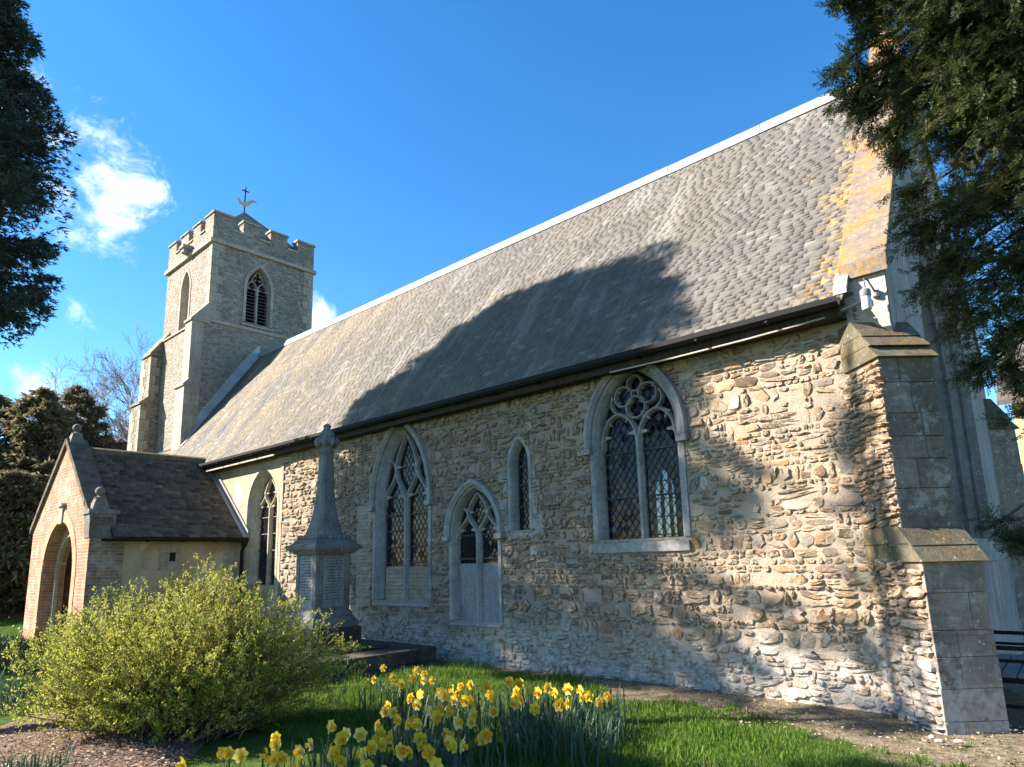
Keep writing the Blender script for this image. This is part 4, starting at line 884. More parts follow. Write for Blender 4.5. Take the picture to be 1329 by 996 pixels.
# ------------------------------------------------------------------ porch
def porch():
    xa, xb, yf, xr, zr, KP = -21.1, -16.5, 4.63, -18.8, 4.56, .847
    G = lambda u, v, d: (u, yf+d, v)
    ar = Arch(-18.68, 1.22, -.1, 1.52, 2.78); ar2 = Arch(-18.68, .95, -.1, 1.50, 2.46)
    top = lambda u: zr+.10-KP*abs(u-xr)
    mb = MB(); wall_sheet(mb, xa, xb, -.1, top, [ar], G); wall_sheet(mb, xa, xb, -.1, top, [ar2], G, .42); arch_loft(mb, ar, [(0, 0), (0, .24)], G); mb.loft([[G(u, v, .24) for u, v in ar.outline()], [G(u, v, .24) for u, v in ar2.outline()]], False); arch_loft(mb, ar2, [(0, .24), (0, .42)], G)
    mb.add([(xb, yf, -.1), (xb, 5.32, -.1), (xb, 5.32, 2.48), (xb, yf, 2.6)], [(0, 1, 2, 3)], 1); mb.add([(xa, yf, -.1), (xa, 8, -.1), (xa, 8, 2.5), (xa, yf, 2.5)], [(0, 1, 2, 3)], 1)
    po = mb.build('porch', [M['brick'], M['brickE']], church); po['label'] = 'red brick porch with arched doorway and stone tiled roof'
    # rubbed brick ring round the arch, worn pale arris of the inner order, keystone
    mb = MB(); arch_loft(mb, ar, [(.24, .02), (.24, -.014), (.004, -.016), (-.002, .05)], G, 0); mb.build('arch_ring', M['ringbrick'], po)
    mb = MB(); arch_loft(mb, ar2, [(.05, .235), (.045, .222), (-.002, .222), (-.008, .30)], G, 0); mb.build('inner_arch', M['cream'], po)
    mb = MB(); mb.box(-18.80, -18.52, yf-.05, yf+.05, 2.72, 3.12); mb.box(-18.88, -18.44, yf-.10, yf+.05, 3.12, 3.20); mb.build('keystone', M['cream'], po, bevel=.015)
    mb = MB()
    for x in (-19.52, -17.84): mb.lathe(x, 7.82, [(.13, 0), (.13, .12), (.085, .16), (.085, 1.45), (.12, 1.5), (.14, 1.6), (.14, 1.66)], 10)
    mb.build('door_shaft', M['cream'], po, True)
    mb = MB(); mb.box(-19.4, -17.96, 7.9, 7.985, 0, 2.3); mb.build('inner_door', M['timber'], po)
    mb = MB(); wall_sheet(mb, 5.32, 8.0, -.1, 2.5, [], lambda u, v, d: (xb-d, u, v), .006)
    mb.box(xb-.05, xb+.012, 7.55, 7.99, -.1, 2.45, 1)
    ew = mb.build('porch_side_wall', [M['render'], M['cream']], po); ew['label'] = 'cream rendered side wall of the porch with a tiny window'
    mb = MB(); mb.box(xb-.02, xb+.018, 6.06, 6.52, 2.0, 2.10); mb.box(xb-.02, xb+.016, 6.06, 6.16, 1.60, 1.998); mb.box(xb-.02, xb+.016, 6.42, 6.52, 1.60, 1.998); pw = mb.build('porch_window', M['cream'], po)
    mb = MB(); mb.box(xb-.02, xb+.009, 6.16, 6.42, 1.60, 1.80, 0); mb.box(xb-.02, xb+.007, 6.28, 6.42, 1.80, 1.998, 1); mb.box(xb-.02, xb+.012, 6.16, 6.28, 1.80, 1.998, 0); mb.build('pane', [M['cream'], M['iron']], pw)
    # roof
    lv = (xr-(-21.45))*math.hypot(1, KP); sl = math.hypot(1, KP); ze = zr-KP*(xr+21.45)
    xe_ = 2*xr+21.45
    v, q, t = slates((xe_, 5.0, ze), (0, 1, 0), (-1/sl, 0, KP/sl), 3.0, lv, .19, .115, .018, 1.25)
    ex = MB()
    for sg in (-1, 1):
        p = lambda s, y, o: (xr+sg*s, y, zr-KP*s+o)
        ex.hexa([p(0, 5.0, -.1), p(2.63, 5.0, -.1), p(2.63, 8, -.1), p(0, 8, -.1), p(0, 5.0, -.012), p(2.63, 5.0, -.012), p(2.63, 8, -.012), p(0, 8, -.012)])
    b = len(v); me = np_mesh('porch_roof', np.concatenate([v, np.array(ex.v)]), [np.concatenate([q, np.array(ex.f)+b]), t], False, [0]*len(q)+[1]*len(ex.f)+[0]*len(t))
    pr = link('porch_roof', me, [M['tile'], M['timber']], po)
    mb = MB(); y = 5.0
    while y < 7.95:
        y2 = min(y+.42, 8.0); mb.loft([[(xr+s*.15, yy, zr+o) for s, o in ((-1, -.11), (-.8, .01), (0, .065), (.8, .01), (1, -.11))] for yy in (y+.004, y2-.004)], False); y = y2
    mb.build('ridge_tile', M['slab'], pr, True)
    mb = MB(); pf = lambda s, o: (xr+s, zr-KP*s+o)
    mb.prism([pf(.3, .03), pf(2.66, .03), pf(2.66, .20), pf(.3, .20)], (-.05, -.028), S); mb.prism([pf(.3, .035), pf(2.66, .035), pf(2.66, .05), pf(.3, .05)], (-.16, -.05), S); mb.build('flashing', M['ridge'], pr)
    # coping, finials
    mb = MB()
    for sg in (-1, 1):
        p = lambda s, o: (xr+sg*s, zr-KP*s+o)
        ss = np.linspace(0, 2.42, 6)
        for a, bq in zip(ss, ss[1:]): mb.prism([p(a+.003, .08), p(bq-.003, .08), p(bq-.003, .24), p(a+.003, .24)], (-.07+rnd.uniform(0, .015), .40), G)
    mb.build('coping', M['porchcope'], po, bevel=.012)
    for x, z in ((xr, zr+.22), (xb-.12, 2.98)):
        mb = MB(); yy = yf+.16
        if x > -18: mb.hexa([(xb-.3, yf-.02, 2.32), (xb+.02, yf-.02, 2.32), (xb+.02, yf+.42, 2.32), (xb-.3, yf+.42, 2.32), (xb-.3, yf-.07, 2.82), (xb+.12, yf-.07, 2.82), (xb+.12, yf+.46, 2.82), (xb-.3, yf+.46, 2.82)]); mb.box(xb-.34, xb+.16, yf-.10, yf+.50, 2.82, 2.92); mb.frus(x, yy, 2.92, 3.16, .17, .17, .09, .09); z = 3.16
        else: mb.frus(x, yy, z-.15, z+.12, .17, .17, .10, .10); z = z+.12
        mb.lathe(x, yy, [(.11, z), (.11, z+.03), (.05, z+.05), (.05, z+.08)]+[(.10*math.sin(a), z+.165-.10*math.cos(a)) for a in np.linspace(.4, math.pi-.05, 9)], 14)
        mb.build('finial', M['monument'], po, True, angle=40)
    # gutter, downpipe
    mb = MB(); gx = xe_+.05
    mb.loft([[(gx+.058*math.cos(a), y, ze-.03+.058*math.sin(a)) for a in np.linspace(math.pi, 2*math.pi, 7)]+[(gx+.045*math.cos(a), y, ze-.03+.045*math.sin(a)) for a in np.linspace(2*math.pi, math.pi, 7)] for y in (4.72, 7.93)], True, 0, True)
    for y in np.arange(4.9, 7.9, .75): mb.box(gx-.07, gx+.065, y-.015, y+.015, ze-.10, ze-.08)
    mb.build('gutter', M['iron'], po)
    mb = MB(); mb.tube([(gx, 7.86, ze-.06), (gx, 7.86, ze-.17), (gx-.11, 7.86, ze-.30), (gx-.11, 7.86, .1), (gx, 7.80, .03)], .042, 8); mb.tube([(gx-.11, 7.86, 1.25), (gx-.11, 7.86, 1.33)], .06, 8); mb.lathe(gx-.02, 7.86, [(.05, ze-.2), (.085, ze-.14), (.085, ze-.08)], 8); mb.build('downpipe', M['iron'], po, True)
porch_ring = NG('rubbed_brick', .93, .15)
M['ringbrick'] = porch_ring.done(porch_ring.mix(.7, porch_ring.ramp(porch_ring.noise(3, 5, .65), [(.3, (.44, .22, .13)), (.7, (.52, .34, .22))]), porch_ring.ramp(porch_ring.noise(18, 4), [(.3, (.7, .7, .7)), (.7, (1.15, 1.1, 1.1))]), 'MULTIPLY'), porch_ring.bump(porch_ring.noise(16, 4), .6, .02))
g = NG('mossy_porch_coping', .92, .15)
c = g.ramp(g.noise(4, 6, .7), [(.3, (.07, .06, .05)), (.55, (.15, .13, .105)), (.75, (.24, .22, .18))])
M['porchcope'] = g.done(c, g.bump(g.noise(18, 6, .75), 1., .03))
porch()

# ------------------------------------------------------------------ weathervane, lamp, monument, bench, house, gravestones
def weathervane():
    t = empty('weathervane', (tcx, tcy, 15.2), 'small gilded cockerel weathervane with a cross on top of the tower roof', 'weathervane')
    mb = MB(); mb.tube([(tcx, tcy, 15.15), (tcx, tcy, 16.35)], .028, 6); mb.build('pole', M['iron'], t)
    mb = MB(); mb.box(tcx-.022, tcx+.022, tcy-.14, tcy+.14, 16.22, 16.25); mb.box(tcx-.02, tcx+.02, tcy-.022, tcy+.022, 16.12, 16.40); mb.build('cross', M['iron'], t)
    mb = MB(); P = lambda u, v, d: (tcx+.55*u-d*.675, tcy+.5*u+d*.737, 15.62+v*.62)
    up = [(-.40, .46), (-.33, .56), (-.27, .50), (-.22, .30), (-.08, .20), (.10, .18), (.24, .30), (.42, .34), (.60, .24), (.66, .02), (.58, .10), (.44, .20), (.30, .13), (.20, .0), (.06, -.08), (-.10, -.07), (-.24, .04), (-.32, .22), (-.34, .36), (-.42, .40)]
    mb.prism(up, (-.03, .03), P); mb.prism([(-.03, -.06), (.03, -.06), (.03, -.16), (-.03, -.16)], (-.02, .02), P); mb.build('cockerel', M['gilt'], t)
weathervane()
def wall_lamp():
    x, y, z = -1.86, 7.78, 4.30
    t = empty('wall_lamp', (x+.03, 7.98, z+.10), 'white glass bulkhead lamp on a curved grey arm under the gable end', 'lamp')
    mb = MB(); mb.tube([(x+.07, 7.99, z+.10), (x+.06, 7.93, z+.12), (x+.04, 7.88, z+.18), (x+.02, 7.84, z+.245), (x, 7.80, z+.25), (x, y, z+.2), (x, y, z+.10)], .012, 8); mb.lathe(x+.06, 7.965, [(.04, z+.065), (.04, z+.135)], 10); mb.build('arm', M['greypaint'], t, True)
    mb = MB(); mb.lathe(x, y, [(.04, z+.12), (.056, z+.10), (.058, z+.04), (.052, z+.03)], 16); mb.build('lamp_cap', M['greypaint'], t, True)
    mb = MB(); mb.lathe(x, y, [(.05, z+.03), (.052, z-.10), (.046, z-.115), (.02, z-.12)], 16); mb.build('lamp_glass', M['opal'], t, True)
wall_lamp()
def monument():
    cx, cy = -10.33, 6.45
    t = empty('monument', (cx, cy, 0), 'grey stone tomb monument with slender tapering shaft and carved crown beside the shrub', 'monument')
    mb = MB(); mb.box(cx-1.72, cx+1.72, cy-1.35, cy+1.3, -.1, .05)
    n = 5
    for k in range(n):
        for (xa, xb, ya, yb) in ((cx-1.55+3.1*k/n, cx-1.55+3.1*(k+1)/n, cy-1.18, cy-.6), (cx-1.55+3.1*k/n, cx-1.55+3.1*(k+1)/n, cy+.6, cy+1.18)): mb.box(xa+.005, xb-.005, ya, yb, .05, .27+rnd.uniform(-.008, .008))
    mb.box(cx-1.54, cx-.6, cy-.595, cy+.595, .05, .262); mb.box(cx+.6, cx+1.54, cy-.595, cy+.595, .05, .264); mb.box(cx-.6, cx+.6, cy-.6, cy+.6, .05, .25)
    mb.box(cx-.92, cx-.005, cy-.74, cy+.74, .27, .345); mb.box(cx+.005, cx+.92, cy-.74, cy+.74, .268, .342); mb.box(cx-.47, cx+.47, cy-.47, cy+.47, .34, .61)
    mb.build('step', M['darkstone'], t, bevel=.02)
    mb = MB(); mb.frus(cx, cy, .61, .71, .43, .43, .43, .43); mb.frus(cx, cy, .71, .79, .42, .42, .37, .37); mb.box(cx-.36, cx+.36, cy-.36, cy+.36, .79, .85); mb.frus(cx, cy, .85, .89, .355, .355, .325, .325)
    mb.box(cx-.315, cx+.315, cy-.315, cy+.315, .88, 1.80)
    for sx, sy in ((1, 0), (-1, 0), (0, 1), (0, -1)):
        for o in (-.26, .26):
            if sx: mb.box(cx+sx*.31-.02, cx+sx*.31+.02, cy+o-.05, cy+o+.05, .89, 1.79)
            else: mb.box(cx+o-.05, cx+o+.05, cy+sy*.31-.02, cy+sy*.31+.02, .89, 1.79)
    mb.build('pedestal', M['monument'], t, bevel=.008)
    for sx, sy, lab in ((1, 0, 'east'), (0, -1, 'south')):
        mb = MB(); f = lambda u, v, d: (cx+.315+d, cy+u, v) if sx else (cx+u, cy-.315-d, v)
        mb.prism([(-.20, .94), (.20, .94), (.20, 1.76), (-.20, 1.76)], (-.01, .006), f); v = 1.72
        while v > 1.02:
            u = -.16+rnd.uniform(0, .04); end = .16-rnd.uniform(0, .05)
            while u < end:
                w = rnd.uniform(.006, .02); hh = rnd.choice((.012, .016, .02)); mb.prism([(u, v), (u+w, v+rnd.uniform(-.002, .002)), (u+w, v+hh), (u+rnd.uniform(0, .004), v+hh)], (.0055, .0085), f, 1); u += w+rnd.choice((.004, .006, .018))
            v -= .047
        mb.build('inscription_panel', [M['lettering'], M['darkstone']], t)
    mb = MB()
    for z0, z1, a, b in ((1.80, 1.84, .36, .38), (1.84, 1.87, .41, .42), (1.87, 1.93, .45, .47), (1.93, 1.955, .46, .43), (1.955, 2.0, .42, .36), (2.0, 2.03, .37, .345), (2.03, 2.06, .345, .31)): mb.frus(cx, cy, z0, z1, a, a, b, b)
    for k in range(7):
        for sx in (-1, 1):
            o = -.27+.09*k; mb.frus(cx+sx*.31, cy+o, 2.055, 2.11, .03, .042, .02, .03); mb.frus(cx+o, cy+sx*.31, 2.055, 2.11, .042, .03, .03, .02)
    mb.build('cornice', M['monument'], t, bevel=.005)
    prof = [(2.05, .30), (2.12, .265), (2.2, .235), (2.3, .205), (2.45, .17), (2.65, .142), (2.9, .122), (3.2, .108), (3.52, .098)]
    mb = MB(); mb.loft([[(cx+sx*r, cy+sy*r, z) for sx, sy in ((-1, -.72), (-.72, -1), (.72, -1), (1, -.72), (1, .72), (.72, 1), (-.72, 1), (-1, .72))] for z, r in prof], True, 0, True); mb.build('shaft', M['monument'], t, True, angle=28)
    mb = MB(); mb.lathe(cx, cy, [(.115, 3.52), (.135, 3.55), (.115, 3.58), (.12, 3.66), (.19, 3.72), (.19, 3.76), (.13, 3.80), (.14, 3.86), (.10, 3.93), (.055, 3.97), (.075, 4.02), (.03, 4.06)], 8)
    for k in range(8): a = k*math.pi/4; mb.lathe(cx+.165*math.cos(a), cy+.165*math.sin(a), [(.02, 3.64), (.05, 3.70), (.055, 3.76), (.02, 3.81)], 6)
    mb.build('crown_finial', M['monument'], t)
monument()
def bench():
    t = empty('bench', (-1.15, 9.02, 0), 'slatted wooden bench with black metal frame behind the corner buttress', 'bench'); t.rotation_euler.z = R(3)
    x0, x1, y0, y1 = -.42, .42, -.75, .85
    def lk(mb, name, m): 
        me = mb.build(name, m); me.parent = t; return me
    mb = MB()
    for k in range(6): a = x0+.02+k*.137; mb.box(a, a+.12, y0, y1, .385, .415)
    lk(mb, 'seat', M['slat'])
    for y in (y0+.04, y1-.04):
        mb = MB()
        for x in (x0, x1): mb.box(x-.022, x+.022, y-.022, y+.022, 0, .66 if x > 0 or True else .4)
        mb.box(x0, x1, y-.018, y+.018, .635, .675); mb.box(x0, x1, y-.016, y+.016, .52, .55); mb.box(x0, x1, y-.018, y+.018, .345, .384); mb.box(x0, x1, y-.012, y+.012, .10, .13)
        lk(mb, 'end_frame', M['iron'])
bench()
def house():
    t = empty('house', (3, 36, 0), 'yellow brick house seen through the yew beyond the churchyard', 'house')
    mb = MB(); mb.box(-3.2, 9, 33, 42, -.1, 7.6); mb.prism([(33, 7.6), (42, 7.6), (37.5, 11.4)], (0, 12.2), lambda u, v, d: (-3.2+d, u, v)); mb.build('house_wall', M['brickhouse'], t)
    mb = MB()
    for s in (-1, 1):
        p = lambda yy, zz: (37.5+s*yy, zz); mb.prism([p(0, 11.45), p(5, 7.2), p(5, 7.4), p(0, 11.65)], (-.4, 12.6), lambda u, v, d: (-3.2+d, u, v))
    mb.box(4, 4.9, 37, 38, 10.5, 12.8); mb.build('house_roof', M['tile'], t)
    for x, z in ((-1.6, 4.6), (2.2, 4.6), (6, 4.6), (2.2, 1.2), (6, 1.2)):
        mb = MB(); mb.box(x-.06, x+1.16, 32.94, 33.02, z-.06, z+1.5); w = mb.build('house_window', M['opal'], t); mb = MB(); mb.box(x, x+.53, 32.93, 32.96, z, z+1.42); mb.box(x+.57, x+1.1, 32.93, 32.96, z, z+1.42); mb.build('pane', M['glassdark'], w)
g = NG('far_window_glass', .05, .6); M['glassdark'] = g.done((.02, .025, .03))
house()
def gravestone(x, y, h, w, rz, tilt, label):
    mb = MB(); pts = [(-w/2, -.1), (w/2, -.1), (w/2, h*.72)]+[(w/2*math.cos(a), h*.72+h*.28*math.sin(a)) for a in np.linspace(.15, math.pi-.15, 8)]+[(-w/2, h*.72)]
    mb.prism(pts, (-.06, .06), lambda u, v, d: (u, d, v)); o = mb.build('gravestone', M['grave'], None, bevel=.012); o.location = (x, y, 0); o.rotation_euler = (tilt, 0, rz); tag(o, label, 'gravestone')
p = at(14, 803, 2, 0.); gravestone(p[0]*1.0, p[1]+.4, 1.0, .85, R(70), R(-6), 'leaning round topped gravestone in front of the dark evergreens')
# ------------------------------------------------------------------ trees
def tube_np(path, rad, n=6):
    P = np.asarray(path, float); T = unit(np.gradient(P, axis=0)); ref = np.array([.13, .31, .94]); A = np.cross(T, ref); bad = np.linalg.norm(A, axis=1) < .1; A[bad] = np.cross(T[bad], [1, 0, 0]); A = unit(A); B = np.cross(T, A)
    th = np.arange(n)*2*np.pi/n; V = P[:, None]+(A[:, None]*np.cos(th)[None, :, None]+B[:, None]*np.sin(th)[None, :, None])*np.asarray(rad)[:, None, None]
    k = len(P); i = np.arange(k-1)[:, None]*n; j = np.arange(n)[None]; q = np.stack([i+j, i+(j+1) % n, i+n+(j+1) % n, i+n+j], -1).reshape(-1, 4)
    return V.reshape(-1, 3), q
def conifer(name, label, x, y, z0, z1, rfun, mat, nb=220, leaf=(.30, .075), per=150, trunk=.28, droop=.35, group=None, lean=(0, 0), bole=None, zpow=1.0, cover=.35, k=4):
    """trunk, limbs and a crown of drooping sprays; rfun(z fraction, azimuth) gives the reach of a limb"""
    reseed(int(abs(x*31+y*17))+5); t = empty(name, (x, y, 0), label, 'tree', group)
    H = z1; ts = np.linspace(0, 1, 9)
    tr = np.stack([x+lean[0]*ts**2, y+lean[1]*ts**2, H*ts*.985], -1)
    parts = [tube_np(tr, trunk*(1-.93*ts)+.01, 10)]; V = []; D = []; LN = []
    for b in range(nb):
        f = rng.uniform(0, 1)**zpow; z = z0+(z1-z0)*f; az = rng.uniform(0, 2*math.pi); L_ = rfun(f, az)*rng.uniform(.72, 1.08)
        if L_ < .12: continue
        o = np.array([x+lean[0]*(z/H)**2, y+lean[1]*(z/H)**2, z]); h = np.array([math.cos(az), math.sin(az), 0]); s = np.linspace(0, 1, 7)
        pth = o+h*(L_*s)[:, None]+np.array([0, 0, 1])*(L_*(.22*s-droop*s**2+.10*s**4))[:, None]
        parts.append(tube_np(pth, np.maximum(.045*L_/3*(1-s)+.008, .008), 4))
        m = max(8, int(per*L_/2.5)); sp = rng.uniform(cover, 1, m)**.8; side = rng.choice([-1., 1.], m); w = np.cross(h, [0, 0, 1.])
        out = rng.uniform(0, 1, m)**1.2*L_*.30*(1.12-sp)*2.0*np.minimum(1, sp*2)
        base = np.stack([np.interp(sp, s, pth[:, k]) for k in range(3)], -1)
        P = base+w*(side*out)[:, None]+h*(out*.55)[:, None]+np.array([0, 0, -1])*(out*.35)[:, None]+rng.normal(0, .035, (m, 3))
        d = h*.9+w*(side*rng.uniform(.1, 1.1, m))[:, None]+np.array([0, 0, -1])*rng.uniform(-.25, .75, m)[:, None]
        V.append(P); D.append(d); LN.append(rng.uniform(.6, 1.25, m))
    # leader tip
    m = 60; zz = rng.uniform(.93, 1.0, m); V.append(np.stack([np.full(m, x+lean[0]), np.full(m, y+lean[1]), zz*z1], -1)+rng.normal(0, .05, (m, 3))); D.append(np.stack([rng.normal(0, .6, m), rng.normal(0, .6, m), np.ones(m)*.8], -1)); LN.append(np.full(m, .8))
    V, D, LN = np.concatenate(V), np.concatenate(D), np.concatenate(LN)
    # every spray is a small fan of narrow leaves
    P2 = np.repeat(V, k, 0); D2 = unit(np.repeat(unit(D), k, 0)+rng.normal(0, .42, (len(V)*k, 3))); ln = np.repeat(LN, k)*leaf[0]*rng.uniform(.6, 1.1, len(P2))
    P2 = P2+D2*rng.uniform(-.2, .3, len(P2))[:, None]*leaf[0]
    v, q = leaves(P2, D2, ln, leaf[1]*rng.uniform(.7, 1.2, len(P2)))
    tv, tq = join_np(parts); link('trunk', np_mesh('trunk', tv, tq, True), M['bark'], t)
    link('crown', np_mesh('crown', v, q), mat, t); return t
# tall spruce just outside the left edge: its shadow lies on the wall and the roof
def r_spruce(f, az):
    # reach of the limbs: broad below, blunt rounded top, a little fuller on the south east
    se = math.cos(az-R(-48))
    if se > .1 and f < .58 and rng.uniform() < .85*(1-.6*f): return 0.
    base = np.interp(f, [0, .12, .35, .55, .75, .88, .96, 1], [2.6, 3.1, 3.35, 3.0, 2.55, 2.15, 1.4, .4]); low = np.interp(f, [0, .22, .34], [.25, .55, 1.]) if se > 0 else 1.
    return base*(1 if rng.uniform() < .8 or se < 0 else 1.22)*(1+(.17 if se > 0 else .26)*se*(.45+f*.8))*(1-(1-low)*max(0, se))
conifer('spruce_tree', 'tall dark spruce whose branches hang against the clouds beside the tower', -17.0, .6, 5.5, 14.9, r_spruce, M['spruce'], 360, (.125, .024), 360, .34, .20, lean=(.2, -.2), cover=.25, zpow=.85, k=7)
conifer('spruce_tree', 'slim narrow spruce with a long bare lower trunk', -12.15, -1.2, 7.9, 12.1, lambda f, a: np.interp(f, [0, .3, .6, 1], [.6, .52, .34, .12]), M['spruce'], 60, (.24, .045), 75, .2, .3, cover=.1)
conifer('spruce_tree', 'broad spruce with a wide loose crown on a bare trunk', -9.55, -4.0, 6.2, 16.5, lambda f, a: np.interp(f, [0, .3, .7, 1], [2.0, 2.3, 1.7, .2])+(.9*max(0, math.cos(a-R(132))) if f < .13 else 0), M['spruce'], 110, (.30, .06), 120, .28, .3, cover=.2, zpow=1.25)
# evergreens beyond the porch
def bg_evergreen(px, dist, h, r, label, seed):
    d = at(px, 740, 2, 1.5) if False else CR @ np.array([px-CPP[0], 735-CPP[1], CF]); d = d/np.hypot(d[0], d[1]); x, y = d[0]*dist, d[1]*dist
    conifer('evergreen_tree', label, x, y, .3, h, lambda f, a: r*np.interp(f, [0, .25, .6, .85, 1], [.95, 1, .8, .45, .1])*(1+.22*math.sin(3*a+seed)+.15*math.sin(9*f+seed*2)), M['cypress'], 230, (.30, .09), 150, .3, .10, 'evergreens beyond the porch', cover=.35)
bg_evergreen(-30, 38, 9.5, 3.0, 'olive evergreen farthest from the porch beyond the lawn', 1)
bg_evergreen(30, 36, 9.6, 2.3, 'bronze green evergreen standing between its two neighbours beyond the lawn', 2.2)
bg_evergreen(78, 40, 10.8, 2.6, 'tallest bronze evergreen close behind the porch gable', 4.1)
bg_evergreen(5, 31, 5.2, 2.2, 'low bushy evergreen in front of the taller ones beside the lawn', 5.3)
def bare_tree(px, dist, h, label, seed, spread=.5):
    d = CR @ np.array([px-CPP[0], 735-CPP[1], CF]); d = d/np.hypot(d[0], d[1]); x, y = d[0]*dist, d[1]*dist
    rr = random.Random(seed); parts = []; tw = []
    def grow(p, d, L_, r, lev):
        n = 5; pts = [p]; dd = d
        for k in range(n):
            dd = (dd+Vector((rr.gauss(0, .13), rr.gauss(0, .13), rr.gauss(.03, .09)))).normalized(); pts.append(pts[-1]+dd*L_/n)
        rad = [max(.009, r*(1-.55*k/n)) for k in range(n+1)]
        (parts if lev < 2 else tw).append(tube_np([tuple(q) for q in pts], rad, 6 if lev < 2 else 3))
        if lev >= 6: return
        for k in range(rr.choice((3, 3, 4)) if lev else 10):
            t = rr.uniform(.35, 1) if lev else rr.uniform(.28, 1); i = min(int(t*n), n-1); q = pts[i].lerp(pts[i+1], t*n-i); a = rr.uniform(0, 6.28)
            side = dd.cross(Vector((math.cos(a), math.sin(a), .2))).normalized()
            grow(q, (dd+side*rr.uniform(.45, 1.0)*(spread*2)).normalized(), L_*rr.uniform(.5, .76), r*.52, lev+1)
    grow(Vector((x, y, -.1)), Vector((0, 0, 1)), h*.55, h*.016, 0)
    t = empty('bare_tree', (x, y, 0), label, 'tree', 'leafless trees behind the tower')
    v, q = join_np(parts); link('trunk', np_mesh('trunk', v, q, True), M['palebranch'], t)
    v, q = join_np(tw); link('twigs', np_mesh('twigs', v, q, True), M['palebranch'], t)
bare_tree(172, 46, 13.2, 'tallest leafless tree showing its twigs left of the tower buttress', 3)
bare_tree(128, 50, 12.5, 'pale leafless tree between the bronze evergreens and the tower', 8, .42)
bare_tree(95, 56, 14, 'distant leafless tree showing above the porch gable', 12)

